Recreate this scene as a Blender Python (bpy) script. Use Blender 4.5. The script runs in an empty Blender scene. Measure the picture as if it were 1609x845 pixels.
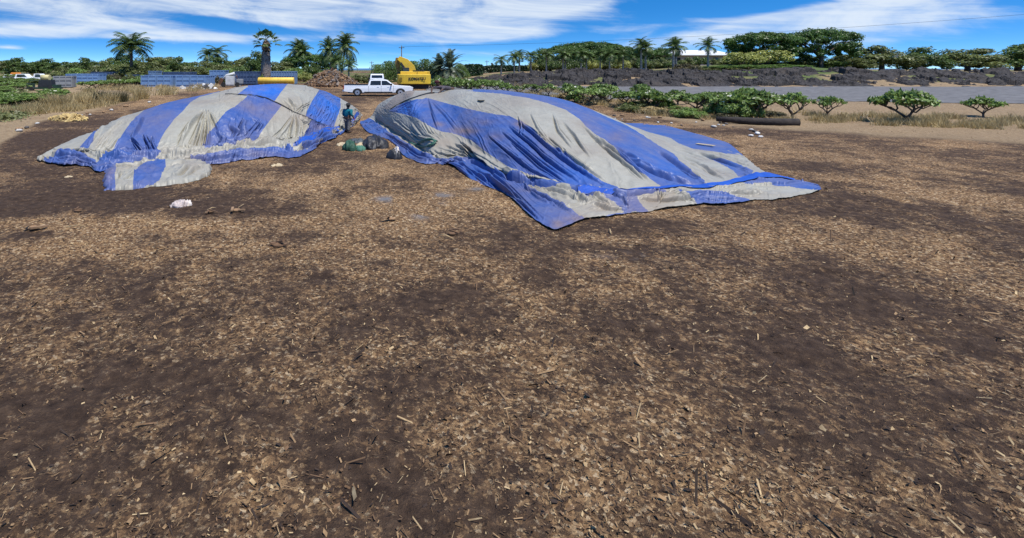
import bpy, math, random
import numpy as np
from mathutils import Vector, Matrix, Euler
R = math.radians
S = bpy.context.scene
COL = S.collection
H, F, U0, V0 = 3.86, 800.0, 600.0, 107.0      # eye height, focal length and principal point in photograph pixels
RNG = np.random.default_rng(7)
random.seed(7)

# ------------------------------------------------------------------ camera
cam = bpy.data.cameras.new('camera'); cam_o = bpy.data.objects.new('camera', cam); COL.objects.link(cam_o)
cam_o.location = (0, 0, H); cam_o.rotation_euler = (R(90), 0, 0)
cam.sensor_fit = 'HORIZONTAL'; cam.sensor_width = 36; cam.lens = 36 * F / 1609
cam.shift_x = (804.5 - U0) / 1609; cam.shift_y = -(422.5 - V0) / 1609
cam.clip_start = .1; cam.clip_end = 30000
S.camera = cam_o
S.view_settings.view_transform = 'Standard'; S.view_settings.look = 'None'
S.view_settings.gamma = 1; S.view_settings.exposure = .22

# ------------------------------------------------------------------ numpy noise
def _h(i, j, s):
    n = (i.astype(np.int64) * 374761393 + j.astype(np.int64) * 668265263 + s * 974634541) & 0x7fffffff
    n = ((n ^ (n >> 13)) * 1274126177) & 0x7fffffff
    n = n ^ (n >> 16)
    return (n & 0xffff) / 65535.0
def noise(x, y, s=0):
    x = np.asarray(x, float); y = np.asarray(y, float)
    i, j = np.floor(x), np.floor(y); a, b = x - i, y - j
    i = i.astype(np.int64); j = j.astype(np.int64)
    a = a * a * a * (a * (a * 6 - 15) + 10); b = b * b * b * (b * (b * 6 - 15) + 10)
    return ((_h(i, j, s) * (1 - a) + _h(i + 1, j, s) * a) * (1 - b) + (_h(i, j + 1, s) * (1 - a) + _h(i + 1, j + 1, s) * a) * b)
def fbm(x, y, s=0, o=4):
    t = 0; a = .5; f = 1; n = 0
    for k in range(o):
        t = t + a * noise(np.asarray(x) * f, np.asarray(y) * f, s + k * 17); n += a; a *= .5; f *= 2.03
    return t / n
def ridged(x, y, s=0): return 1 - np.abs(2 * noise(x, y, s) - 1)
def sstep(a, b, x):
    t = np.clip((np.asarray(x, float) - a) / (b - a), 0, 1); return t * t * (3 - 2 * t)

# ------------------------------------------------------------------ ground height
_RY = [0, 40, 60, 70, 80, 100, 150, 400, 480, 700, 30000]
_RZ = [0, 0, .63, .95, 1.2, 1.5, 2.2, 2.3, .5, -14, -14]
def plate(x, y):      # the lava terrace on the right
    w = sstep(9, 30, x)
    return w * (3.15 - np.interp(y, _RY, _RZ)) * sstep(76, 90, y) * (1 - sstep(300, 380, y))
def gz(x, y):
    x = np.asarray(x, float); y = np.asarray(y, float)
    z = np.interp(y, _RY, _RZ) + plate(x, y)
    z = z + 1.5 * np.exp(-((x - 72) / 17) ** 2 - ((y - 101) / 9) ** 2)
    z = z + .5 * sstep(12, 30, -x - 4) * sstep(28, 45, y) * (1 - sstep(60, 80, y)) * fbm(x * .15, y * .15, 5)
    return z
def gzn(x, y):
    n = .05 * (fbm(x * .6, y * .6, 3) - .5) + .05 * (fbm(x * 2.2, y * 2.2, 9) - .5) + .12 * (fbm(x * .13, y * .13, 1) - .5)
    return gz(x, y) + n
def at(u, Y):         # ground point in picture column u at distance Y
    x = (u - U0) * Y / F
    return Vector((x, Y, float(gzn(x, Y))))
def P3(u, v, Y): return Vector(((u - U0) * Y / F, Y, H - (v - V0) * Y / F))
_YS = 3.0 * 1.006 ** np.arange(800)
def ground_at(u, v):
    k = int(np.argmax(H - (v - V0) * _YS / F <= gz((u - U0) * _YS / F, _YS)))
    return at(u, float(_YS[k]))

# ------------------------------------------------------------------ mesh builder
class MB:
    def __init__(s): s.v = []; s.f = []; s.m = []; s.sm = []
    def add(s, vs, fs, m=0, smooth=False):
        o = len(s.v); s.v += [tuple(p) for p in vs]
        s.f += [tuple(i + o for i in f) for f in fs]; s.m += [m] * len(fs); s.sm += [smooth] * len(fs); return s
    def box(s, c, d, rz=0, m=0, taper=1.0, rx=0, ry=0):
        M = Matrix.Translation(Vector(c)) @ Euler((rx, ry, rz)).to_matrix().to_4x4()
        a, b, h = d[0] / 2, d[1] / 2, d[2] / 2; vs = []
        for z, t in ((-h, 1), (h, taper)):
            for x, y in ((-a, -b), (a, -b), (a, b), (-a, b)): vs.append(M @ Vector((x * t, y * t, z)))
        return s.add(vs, [(3, 2, 1, 0), (4, 5, 6, 7), (0, 1, 5, 4), (1, 2, 6, 5), (2, 3, 7, 6), (3, 0, 4, 7)], m)
    def tube(s, pts, rads, n=8, m=0, cap=True, flat=1.0):
        pts = [Vector(p) for p in pts]
        if not hasattr(rads, '__len__'): rads = [rads] * len(pts)
        vs, fs = [], []
        ref = None
        for i, p in enumerate(pts):
            t = (pts[min(i + 1, len(pts) - 1)] - pts[max(i - 1, 0)])
            if t.length < 1e-9: t = Vector((0, 0, 1))
            t.normalize()
            if ref is None: ref = Vector((1, 0, 0)) if abs(t.x) < .8 else Vector((0, 1, 0))
            a = (ref - t * ref.dot(t)).normalized(); b = t.cross(a); ref = a
            for k in range(n):
                q = 2 * math.pi * k / n
                vs.append(p + a * math.cos(q) * rads[i] + b * math.sin(q) * rads[i] * flat)
        for i in range(len(pts) - 1):
            for k in range(n):
                k2 = (k + 1) % n
                fs.append((i * n + k, i * n + k2, (i + 1) * n + k2, (i + 1) * n + k))
        s.add(vs, fs, m, True)
        if cap:
            o = len(s.v) - len(vs)
            s.f += [tuple(o + k for k in range(n))[::-1], tuple(o + (len(pts) - 1) * n + k for k in range(n))]
            s.m += [m, m]; s.sm += [False, False]
        return s
    def prism(s, prof, y0, y1, m=0, axis='y', inset=None):     # profile in x,z extruded along y
        n = len(prof); vs = []
        for y in (y0, y1):
            for (x, z) in prof: vs.append((x, y, z) if axis == 'y' else (y, x, z))
        fs = [tuple(range(n)), tuple(range(2 * n - 1, n - 1, -1))]
        for k in range(n):
            k2 = (k + 1) % n; fs.append((k2, k, k + n, k2 + n))
        return s.add(vs, fs, m)
    def ball(s, c, r, n=12, k=8, m=0, sc=(1, 1, 1), jit=0, rng=None):
        vs, fs = [], []
        for i in range(k + 1):
            th = math.pi * i / k
            for j in range(n):
                ph = 2 * math.pi * j / n
                q = r * (1 + (rng.uniform(-jit, jit) if rng is not None and jit else 0))
                vs.append((c[0] + q * sc[0] * math.sin(th) * math.cos(ph), c[1] + q * sc[1] * math.sin(th) * math.sin(ph), c[2] + q * sc[2] * math.cos(th)))
        for i in range(k):
            for j in range(n):
                j2 = (j + 1) % n
                fs.append((i * n + j, (i + 1) * n + j, (i + 1) * n + j2, i * n + j2))
        return s.add(vs, fs, m, True)
    def build(s, name, mats, parent=None, bevel=0):
        me = bpy.data.meshes.new(name); me.from_pydata(s.v, [], s.f); me.update()
        mats = mats if isinstance(mats, (list, tuple)) else [mats]
        for mt in mats: me.materials.append(mt)
        me.polygons.foreach_set('material_index', s.m); me.polygons.foreach_set('use_smooth', s.sm)
        o = bpy.data.objects.new(name, me); COL.objects.link(o)
        if parent is not None: o.parent = parent
        if bevel:
            b = o.modifiers.new('bevel', 'BEVEL'); b.width = bevel; b.segments = 2; b.limit_method = 'ANGLE'
        return o
def np_mesh(name, verts, faces, mats, parent=None, smooth=True, mi=None, attrs=None):
    me = bpy.data.meshes.new(name)
    verts = np.asarray(verts, np.float32); faces = np.asarray(faces, np.int32); k = faces.shape[1]
    me.vertices.add(len(verts)); me.vertices.foreach_set('co', verts.ravel())
    me.loops.add(faces.size); me.loops.foreach_set('vertex_index', faces.ravel())
    me.polygons.add(len(faces)); me.polygons.foreach_set('loop_start', np.arange(0, faces.size, k, dtype=np.int32))
    me.polygons.foreach_set('loop_total', np.full(len(faces), k, np.int32))
    for mt in (mats if isinstance(mats, (list, tuple)) else [mats]): me.materials.append(mt)
    if mi is not None: me.polygons.foreach_set('material_index', np.asarray(mi, np.int32))
    me.polygons.foreach_set('use_smooth', np.full(len(faces), smooth))
    for nm, val in (attrs or {}).items():
        a = me.attributes.new(nm, 'FLOAT', 'POINT'); a.data.foreach_set('value', np.asarray(val, np.float32))
    me.update(calc_edges=True); me.validate()
    o = bpy.data.objects.new(name, me); COL.objects.link(o)
    if parent is not None: o.parent = parent
    return o
def grid_faces(r, c):
    i = np.arange(r - 1)[:, None] * c + np.arange(c - 1)[None]
    return np.stack([i, i + 1, i + c + 1, i + c], -1).reshape(-1, 4)
def empty(name, loc=(0, 0, 0), rz=0):
    o = bpy.data.objects.new(name, None); COL.objects.link(o); o.location = loc; o.rotation_euler = (0, 0, rz); o.empty_display_size = .3; return o
def tag(o, label=None, cat=None, group=None, kind=None):
    if label: o['label'] = label
    if cat: o['category'] = cat
    if group: o['group'] = group
    if kind: o['kind'] = kind
    return o
def copy_tree(o, parent=None):
    c = o.copy(); COL.objects.link(c)
    if parent is not None: c.parent = parent
    for ch in list(o.children): copy_tree(ch, c)
    return c

# ------------------------------------------------------------------ materials
def lin(r, g, b):
    f = lambda c: (c / 255 / 12.92) if c / 255 <= .04045 else ((c / 255 + .055) / 1.055) ** 2.4
    return (f(r), f(g), f(b), 1)
def node(nt, t, **kw):
    n = nt.nodes.new(t)
    for k, v in kw.items():
        if k.startswith('i_'):
            key = k[2:]; key = int(key) if key.isdigit() else key
            n.inputs[key].default_value = v
        else: setattr(n, k, v)
    return n
def mat(name, c1, c2=None, scale=4, rough=.6, spec=.3, bump=0, bscale=None, metal=0, objrand=0, coat=0, contrast=(.35, .65)):
    m = bpy.data.materials.new(name); m.use_nodes = True; nt = m.node_tree; L = nt.links
    b = nt.nodes['Principled BSDF']; b.inputs['Roughness'].default_value = rough; b.inputs['Metallic'].default_value = metal
    b.inputs['Specular IOR Level'].default_value = spec; b.inputs['Coat Weight'].default_value = coat
    c1 = tuple(c1)[:3] + (1,); c2 = tuple(c2)[:3] + (1,) if c2 else tuple(x * .75 for x in c1[:3]) + (1,)
    tc = node(nt, 'ShaderNodeTexCoord'); ns = node(nt, 'ShaderNodeTexNoise', i_Scale=scale, i_Detail=5.0, i_Roughness=.6)
    L.new(tc.outputs['Object'], ns.inputs['Vector'])
    mr = node(nt, 'ShaderNodeMapRange'); mr.inputs[1].default_value = contrast[0]; mr.inputs[2].default_value = contrast[1]
    L.new(ns.outputs['Fac'], mr.inputs[0])
    mx = node(nt, 'ShaderNodeMix', data_type='RGBA'); mx.inputs[6].default_value = c1; mx.inputs[7].default_value = c2
    L.new(mr.outputs[0], mx.inputs[0]); out = mx.outputs[2]
    if objrand:
        oi = node(nt, 'ShaderNodeObjectInfo'); hs = node(nt, 'ShaderNodeHueSaturation')
        r1 = node(nt, 'ShaderNodeMapRange'); r1.inputs[3].default_value = 1 - objrand; r1.inputs[4].default_value = 1 + objrand
        L.new(oi.outputs['Random'], r1.inputs[0]); L.new(r1.outputs[0], hs.inputs['Value']); L.new(out, hs.inputs['Color']); out = hs.outputs[0]
    L.new(out, b.inputs['Base Color'])
    if bump:
        n2 = node(nt, 'ShaderNodeTexNoise', i_Scale=bscale or scale * 6, i_Detail=4.0); L.new(tc.outputs['Object'], n2.inputs['Vector'])
        bp = node(nt, 'ShaderNodeBump', i_Strength=bump, i_Distance=.05); L.new(n2.outputs['Fac'], bp.inputs['Height']); L.new(bp.outputs[0], b.inputs['Normal'])
    return m
def leaf_mat(name, dark, light, trans=.35, objrand=.15, scale=.8):
    m = bpy.data.materials.new(name); m.use_nodes = True; nt = m.node_tree; L = nt.links
    nt.nodes.remove(nt.nodes['Principled BSDF']); out = nt.nodes['Material Output']
    tc = node(nt, 'ShaderNodeTexCoord'); ns = node(nt, 'ShaderNodeTexNoise', i_Scale=scale, i_Detail=6.0, i_Roughness=.75)
    L.new(tc.outputs['Object'], ns.inputs['Vector'])
    geo = node(nt, 'ShaderNodeNewGeometry')
    ad = node(nt, 'ShaderNodeMath', operation='MULTIPLY_ADD'); ad.inputs[1].default_value = .45; L.new(geo.outputs['Random Per Island'], ad.inputs[0]); L.new(ns.outputs['Fac'], ad.inputs[2])
    mr = node(nt, 'ShaderNodeMapRange'); mr.inputs[1].default_value = .4; mr.inputs[2].default_value = 1.0; L.new(ad.outputs[0], mr.inputs[0])
    mx = node(nt, 'ShaderNodeMix', data_type='RGBA'); mx.inputs[6].default_value = tuple(dark) + (1,); mx.inputs[7].default_value = tuple(light) + (1,); L.new(mr.outputs[0], mx.inputs[0])
    oi = node(nt, 'ShaderNodeObjectInfo'); r1 = node(nt, 'ShaderNodeMapRange'); r1.inputs[3].default_value = 1 - objrand; r1.inputs[4].default_value = 1 + objrand
    L.new(oi.outputs['Random'], r1.inputs[0]); hs = node(nt, 'ShaderNodeHueSaturation'); L.new(r1.outputs[0], hs.inputs['Value']); L.new(mx.outputs[2], hs.inputs['Color'])
    d = node(nt, 'ShaderNodeBsdfDiffuse'); t = node(nt, 'ShaderNodeBsdfTranslucent'); ms = node(nt, 'ShaderNodeMixShader', i_0=trans)
    g = node(nt, 'ShaderNodeBsdfGlossy', i_Roughness=.45); g.inputs['Color'].default_value = (.6, .6, .6, 1); ms2 = node(nt, 'ShaderNodeMixShader', i_0=.05)
    for x in (d, t): L.new(hs.outputs[0], x.inputs['Color'])
    L.new(d.outputs[0], ms.inputs[1]); L.new(t.outputs[0], ms.inputs[2]); L.new(ms.outputs[0], ms2.inputs[1]); L.new(g.outputs[0], ms2.inputs[2]); L.new(ms2.outputs[0], out.inputs[0])
    return m

# ------------------------------------------------------------------ sky and sun
SUN_EL, SUN_AZ = R(67), R(138)     # azimuth measured from the view direction towards the right
w = bpy.data.worlds.new('World'); S.world = w; w.use_nodes = True; nt = w.node_tree; L = nt.links
bg = nt.nodes['Background']; bg.inputs[1].default_value = .13
def MATH(op, a, b=None, c=None, clamp=False):
    n = nt.nodes.new('ShaderNodeMath'); n.operation = op; n.use_clamp = clamp
    for i, x in enumerate((a, b, c)):
        if x is None: continue
        if isinstance(x, (int, float)): n.inputs[i].default_value = x
        else: L.new(x, n.inputs[i])
    return n.outputs[0]
tc = nt.nodes.new('ShaderNodeTexCoord'); sx = nt.nodes.new('ShaderNodeSeparateXYZ'); L.new(tc.outputs['Generated'], sx.inputs[0])
zz = MATH('ADD', MATH('MULTIPLY', MATH('MAXIMUM', sx.outputs[2], 0.0), 4.4), .085)
cx = nt.nodes.new('ShaderNodeCombineXYZ'); L.new(sx.outputs[0], cx.inputs[0]); L.new(sx.outputs[1], cx.inputs[1]); L.new(zz, cx.inputs[2])
nv = nt.nodes.new('ShaderNodeVectorMath'); nv.operation = 'NORMALIZE'; L.new(cx.outputs[0], nv.inputs[0])
sky = nt.nodes.new('ShaderNodeTexSky'); sky.sky_type = 'NISHITA'; sky.sun_disc = False; sky.sun_elevation = SUN_EL; sky.sun_rotation = SUN_AZ
sky.air_density = 1.0; sky.dust_density = .2; sky.ozone_density = 4.0; L.new(nv.outputs[0], sky.inputs['Vector'])
hs = nt.nodes.new('ShaderNodeHueSaturation'); hs.inputs['Saturation'].default_value = 1.36; hs.inputs['Value'].default_value = 1.36; L.new(sky.outputs[0], hs.inputs['Color'])
az = MATH('ARCTAN2', sx.outputs[0], sx.outputs[1]); el = MATH('ARCSINE', sx.outputs[2])
# wispy cirrus: bands in azimuth / elevation, torn by stretched noise
cv = nt.nodes.new('ShaderNodeCombineXYZ'); L.new(MATH('ADD', MATH('MULTIPLY', az, 6.5), MATH('MULTIPLY', el, 10.0)), cv.inputs[0]); L.new(MATH('MULTIPLY', el, 21.0), cv.inputs[1])
n1 = nt.nodes.new('ShaderNodeTexNoise'); n1.inputs['Scale'].default_value = 1.0; n1.inputs['Detail'].default_value = 8; n1.inputs['Roughness'].default_value = .62; n1.inputs['Distortion'].default_value = .7
L.new(cv.outputs[0], n1.inputs['Vector'])
cv2 = nt.nodes.new('ShaderNodeCombineXYZ'); L.new(MATH('ADD', MATH('MULTIPLY', az, 9.0), MATH('MULTIPLY', el, 55.0)), cv2.inputs[0]); L.new(MATH('SUBTRACT', MATH('MULTIPLY', el, 130.0), MATH('MULTIPLY', az, -9.0)), cv2.inputs[1])
n2 = nt.nodes.new('ShaderNodeTexNoise'); n2.inputs['Scale'].default_value = .8; n2.inputs['Detail'].default_value = 6; n2.inputs['Roughness'].default_value = .6
L.new(cv2.outputs[0], n2.inputs['Vector'])
# each cloud: centre azimuth, elevation (photo px are converted to angles), half widths, tilt, strength
CL = [(60, 5, 300, 12, .03, 1.0), (210, 38, 150, 13, -.09, .95), (380, 26, 130, 8, -.13, .9), (60, 47, 110, 12, .0, .85), (300, 58, 330, 7, .0, .85), (520, 2, 260, 22, -.02, 1.0),
      (480, 26, 70, 13, -.1, .75), (700, 8, 190, 24, .02, 1.0), (660, 30, 80, 14, -.3, .9), (780, 44, 140, 14, .07, .95), (890, 8, 160, 12, .1, .75), (740, 58, 90, 10, .05, .85),
      (1010, 42, 160, 7, .05, .6), (1090, 56, 150, 12, .12, .8), (1200, 42, 90, 13, .2, .95), (12, 74, 24, 3, .0, .75), (500, 86, 420, 9, .0, .42), (850, 82, 200, 9, .0, .38),
      (1330, 45, 90, 30, .1, .8), (1480, 15, 140, 20, -.1, .8)]
tot = None
for (u, v, hu, hv, tl, st) in CL:
    a0, e0 = math.atan((u - U0) / F), math.atan((V0 - v) / F * math.cos(math.atan((u - U0) / F)))
    k = math.cos(a0)
    da = MATH('SUBTRACT', az, a0)
    de = MATH('SUBTRACT', MATH('SUBTRACT', el, e0), MATH('MULTIPLY', da, tl))
    p = MATH('ADD', MATH('POWER', MATH('MULTIPLY', da, F / hu / k), 2.0), MATH('POWER', MATH('ABSOLUTE', MATH('MULTIPLY', de, F / hv)), 2.0))
    g = MATH('MULTIPLY', MATH('EXPONENT', MATH('MULTIPLY', p, -.8)), st)
    tot = g if tot is None else MATH('ADD', tot, g)
tot = MATH('MINIMUM', tot, 1.15)
nn = MATH('ADD', MATH('MULTIPLY', n1.outputs['Fac'], 1.25), MATH('MULTIPLY', n2.outputs['Fac'], .5))
cov = MATH('SUBTRACT', MATH('ADD', MATH('MULTIPLY', tot, 1.0), MATH('MULTIPLY', nn, 1.5)), 1.82)
mrc = nt.nodes.new('ShaderNodeMapRange'); mrc.interpolation_type = 'SMOOTHSTEP'; mrc.inputs[1].default_value = -.12; mrc.inputs[2].default_value = 1.05; L.new(cov, mrc.inputs[0])
up = nt.nodes.new('ShaderNodeMapRange'); up.inputs[1].default_value = -.002; up.inputs[2].default_value = .004; L.new(sx.outputs[2], up.inputs[0])
cf = MATH('MULTIPLY', MATH('MULTIPLY', mrc.outputs[0], .85), up.outputs[0])
mxs = nt.nodes.new('ShaderNodeMix'); mxs.data_type = 'RGBA'; L.new(cf, mxs.inputs[0]); L.new(hs.outputs[0], mxs.inputs[6]); mxs.inputs[7].default_value = (5.6, 6.1, 6.6, 1)
L.new(mxs.outputs[2], bg.inputs[0])
sl = bpy.data.lights.new('sun', 'SUN'); sl.energy = 5.0; sl.angle = R(.5); sl.color = (1, .955, .88)
so = bpy.data.objects.new('sun', sl); COL.objects.link(so)
sd = Vector((math.sin(SUN_AZ) * math.cos(SUN_EL), math.cos(SUN_AZ) * math.cos(SUN_EL), math.sin(SUN_EL)))
so.rotation_euler = sd.to_track_quat('Z', 'Y').to_euler()
# ------------------------------------------------------------------ ground
def ell(x, y, lst):
    t = np.zeros_like(x)
    for (u, v, ru, rv, s) in lst:
        Y = F * H / (v - V0); cx_ = (u - U0) * Y / F; rx = ru * Y / F; ry = rv * Y / (v - V0)
        t = t + s * np.exp(-((x - cx_) / rx) ** 2 - ((y - Y) / ry) ** 2)
    return t
# straw-coloured mulch (+) and bare dark soil (-), as patches on the ground
PATCH = [(140, 285, 240, 40, -.9), (120, 225, 200, 25, -.6), (900, 365, 200, 14, -.3), (90, 215, 110, 13, -1.2), (200, 190, 120, 6, -1.0), (60, 262, 140, 14, -.7), (150, 315, 220, 22, -1.3), (330, 333, 70, 10, -1.2), (30, 372, 90, 14, -.5), (190, 356, 200, 8, 1.3), (480, 285, 130, 18, .6),
         (120, 392, 170, 14, .7), (600, 330, 130, 22, .1), (560, 375, 160, 10, -.5), (420, 372, 70, 8, -.8), (640, 270, 60, 12, .4), (800, 388, 160, 11, -.7), (1000, 350, 120, 8, -.5), (1100, 395, 140, 8, -.6), (1000, 375, 160, 7, .5),
         (600, 160, 120, 6, -.6), (600, 180, 60, 14, .4), (1100, 205, 120, 8, -.4), (1190, 235, 40, 18, .4), (580, 260, 90, 10, .45), (340, 272, 40, 6, .4), (100, 247, 40, 8, .6), (900, 470, 300, 30, -.5), (400, 520, 300, 40, .3), (200, 640, 300, 70, -.5), (1250, 520, 300, 80, -.6), (700, 700, 350, 60, -.2)]
def mulch(x, y):
    m = .58 + ell(x, y, PATCH) * .5 + 1.5 * (fbm(x * .35, y * .35, 31) - .5) + .9 * (fbm(x * 1.7, y * 1.7, 33, 3) - .5)
    return np.clip(m, 0, 1)
mg = bpy.data.materials.new('soil_and_mulch'); mg.use_nodes = True; nt = mg.node_tree; L = nt.links; b = nt.nodes['Principled BSDF']
b.inputs['Roughness'].default_value = .9; b.inputs['Specular IOR Level'].default_value = .15
def at_node(nm): n = nt.nodes.new('ShaderNodeAttribute'); n.attribute_name = nm; return n.outputs['Fac']
tc = nt.nodes.new('ShaderNodeTexCoord')
def NZ(scale, det=5, rough=.65):
    n = node(nt, 'ShaderNodeTexNoise', i_Scale=scale, i_Detail=float(det), i_Roughness=rough); L.new(tc.outputs['Object'], n.inputs['Vector']); return n
def RAMP(src, stops):
    r = nt.nodes.new('ShaderNodeValToRGB'); e = r.color_ramp.elements
    while len(e) < len(stops): e.new(.5)
    for k, (p, c) in enumerate(stops): e[k].position = p; e[k].color = tuple(c) + (1,)
    L.new(src, r.inputs[0]); return r.outputs[0]
def MIX(f, a, b_, blend='MIX'):
    m = nt.nodes.new('ShaderNodeMix'); m.data_type = 'RGBA'; m.blend_type = blend
    for i, x in ((0, f), (6, a), (7, b_)):
        if isinstance(x, (int, float)): m.inputs[i].default_value = x
        elif isinstance(x, tuple): m.inputs[i].default_value = x + (1,)
        else: L.new(x, m.inputs[i])
    return m.outputs[2]
vo = node(nt, 'ShaderNodeTexVoronoi', i_Scale=24.0); L.new(tc.outputs['Object'], vo.inputs['Vector'])
sc_ = nt.nodes.new('ShaderNodeSeparateColor'); L.new(vo.outputs['Color'], sc_.inputs[0])
nf = NZ(28, 4, .8); nm = NZ(5, 6, .7); nl = NZ(1.1, 5)
soil = RAMP(nm.outputs['Fac'], [(.25, (.022, .013, .009)), (.5, (.062, .038, .024)), (.75, (.125, .08, .05))])
chips = RAMP(sc_.outputs[0], [(0, (.035, .02, .012)), (.25, (.11, .06, .03)), (.55, (.29, .168, .078)), (.85, (.5, .32, .155)), (1, (.7, .54, .34))])
chips = MIX(.25, chips, RAMP(nl.outputs['Fac'], [(.3, (.16, .09, .046)), (.7, (.34, .21, .105))]))
mfac = MATH('ADD', at_node('mulch'), MATH('MULTIPLY', MATH('SUBTRACT', nf.outputs['Fac'], .5), 1.7)) if False else None
def M2(op, a, b_, clamp=False):
    n = nt.nodes.new('ShaderNodeMath'); n.operation = op; n.use_clamp = clamp
    for i, x in enumerate((a, b_)):
        if isinstance(x, (int, float)): n.inputs[i].default_value = x
        else: L.new(x, n.inputs[i])
    return n.outputs[0]
fac = M2('ADD', at_node('mulch'), M2('MULTIPLY', M2('SUBTRACT', nf.outputs['Fac'], .5), 1.8))
fac = M2('ADD', fac, M2('MULTIPLY', M2('SUBTRACT', nm.outputs['Fac'], .5), 1.2))
vo2 = node(nt, 'ShaderNodeTexVoronoi', i_Scale=13.0); L.new(tc.outputs['Object'], vo2.inputs['Vector']); sc2 = nt.nodes.new('ShaderNodeSeparateColor'); L.new(vo2.outputs['Color'], sc2.inputs[0])
fac = M2('ADD', fac, M2('MULTIPLY', M2('SUBTRACT', sc2.outputs[1], .5), .5))
mr = nt.nodes.new('ShaderNodeMapRange'); mr.inputs[1].default_value = .25; mr.inputs[2].default_value = .95; L.new(fac, mr.inputs[0])
base = MIX(mr.outputs[0], soil, chips)
dn = M2('ADD', M2('MULTIPLY', nm.outputs['Fac'], .5), M2('MULTIPLY', nf.outputs['Fac'], .5))
base = MIX(at_node('dry'), base, RAMP(dn, [(.3, (.13, .085, .045)), (.5, (.27, .19, .11)), (.7, (.46, .36, .22))]))
base = MIX(at_node('ash'), base, RAMP(nm.outputs['Fac'], [(.3, (.12, .12, .12)), (.7, (.24, .24, .25))]))
base = MIX(at_node('green'), base, RAMP(nm.outputs['Fac'], [(.35, (.05, .07, .02)), (.6, (.10, .14, .04))]))
L.new(base, b.inputs['Base Color'])
bp = node(nt, 'ShaderNodeBump', i_Strength=.9, i_Distance=.06); L.new(M2('ADD', nf.outputs['Fac'], M2('MULTIPLY', nm.outputs['Fac'], 1.5)), bp.inputs['Height']); L.new(bp.outputs[0], b.inputs['Normal'])
M_GROUND = mg
ys = np.concatenate([[-60, -20, -5, 1], np.arange(2.5, 20, .07), np.arange(20, 45, .16), np.arange(45, 105, .5), np.arange(105, 400, 8), [430, 480, 560, 700, 2000, 9000, 26000]])
ts = np.concatenate([[-6, -2.5, -1.3], np.arange(-.85, 1.42, .0042), [1.6, 2.2, 4, 8]])
TT, YY = np.meshgrid(ts, ys); XX = TT * np.maximum(YY, 2.5)
ZZ = gzn(XX, YY)
near = (1 - sstep(30, 45, YY))
ZZ = ZZ + (1 - sstep(9, 20, YY)) * .035 * (ridged(XX * 5.1, YY * 5.1, 63) ** 2 * noise(XX * 2, YY * 2, 64) - .2) + near * .045 * (ridged(XX * 1.1, YY * 1.1, 61) * ridged(XX * 2.7, YY * 2.7, 62) - .4)
MU = mulch(XX, YY)
uu = U0 + F * TT; vv = np.where(YY > 3, V0 + F * (H - ZZ) / np.maximum(YY, 3), 900)
edge = np.interp(uu, [0, 60, 120, 200, 260, 320, 400], [232, 196, 186, 165, 152, 143, 128]) + 8 * (fbm(XX * .3, YY * .3, 8) - .5)
DRY = sstep(0, 8, edge - vv) * (uu < 430) * sstep(108, 114, vv)
edge2 = np.interp(uu, [700, 800, 900, 1000, 1100, 1200, 1609], [140, 146, 160, 180, 200, 206, 230]) + 8 * (fbm(XX * .3, YY * .3, 11) - .5)
DRY = np.maximum(DRY, .85 * sstep(0, 8, edge2 - vv) * (uu > 690)) * sstep(.3, .6, fbm(XX * .5, YY * .5, 77) + .25)
GRN = sstep(.42, .62, fbm(XX * .12, YY * .12, 41)) * (YY > 80) * .8 + (plate(XX, YY) > .1) * .0 + np.exp(-((XX - 72) / 20) ** 2 - ((YY - 101) / 12) ** 2)
ASH = np.clip(ell(XX, YY, [(605, 314, 14, 5, 1), (695, 308, 14, 4, 1), (707, 322, 12, 3, 1.2), (660, 342, 14, 5, .6), (750, 298, 12, 3, .8), (300, 330, 20, 4, .25), (1000, 400, 60, 5, .4)]), 0, 1) * sstep(.4, .6, fbm(XX * 2, YY * 2, 91))
ground = np_mesh('ground', np.stack([XX, YY, ZZ], -1).reshape(-1, 3), grid_faces(*XX.shape)[:, ::1], M_GROUND, attrs={'mulch': MU.ravel(), 'dry': np.clip(DRY, 0, 1).ravel(), 'green': np.clip(GRN, 0, 1).ravel(), 'ash': ASH.ravel()})
tag(ground, kind='structure')
sea = MB().add([(-16000, 470, -6), (16000, 470, -6), (16000, 26000, -6), (-16000, 26000, -6)], [(0, 1, 2, 3)]).build('sea', mat('sea_water', (.012, .055, .13), (.02, .08, .17), scale=.02, rough=.25, spec=.4)); tag(sea, kind='structure')

# wood chips and straw lying loose
def scatter(n, fn_keep, ymin, ymax, size, seed, elong=(1.5, 5)):
    g = np.random.default_rng(seed)
    y = 1 / g.uniform(1 / ymax, 1 / ymin, n); t = g.uniform(-.8, 1.3, n); x = t * y
    k = fn_keep(x, y) > g.uniform(0, 1, n); x, y = x[k], y[k]; n = len(x)
    z = gzn(x, y) + .045 * (ridged(x * 1.1, y * 1.1, 61) * ridged(x * 2.7, y * 2.7, 62) - .4)
    a = g.uniform(0, 6.283, n); l = size * g.lognormal(0, .45, n); wd = l / g.uniform(*elong, n); t1 = g.normal(0, .4, n); t2 = g.normal(0, .7, n)
    dx = np.stack([np.cos(a), np.sin(a), t1], -1) * l[:, None]; dy = np.stack([-np.sin(a), np.cos(a), t2], -1) * wd[:, None]
    c = np.stack([x, y, z + l * (np.abs(t1) * .5) + .012], -1)
    up = np.array([0, 0, .3]) * wd[:, None]
    v = np.stack([c - dx - dy, c + dx - dy * .8, c + dx * .9 + dy, c - dx + dy], 1).reshape(-1, 3)
    return v, np.arange(4 * n).reshape(-1, 4), g.choice(4, n, p=[.22, .42, .12, .24])
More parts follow.
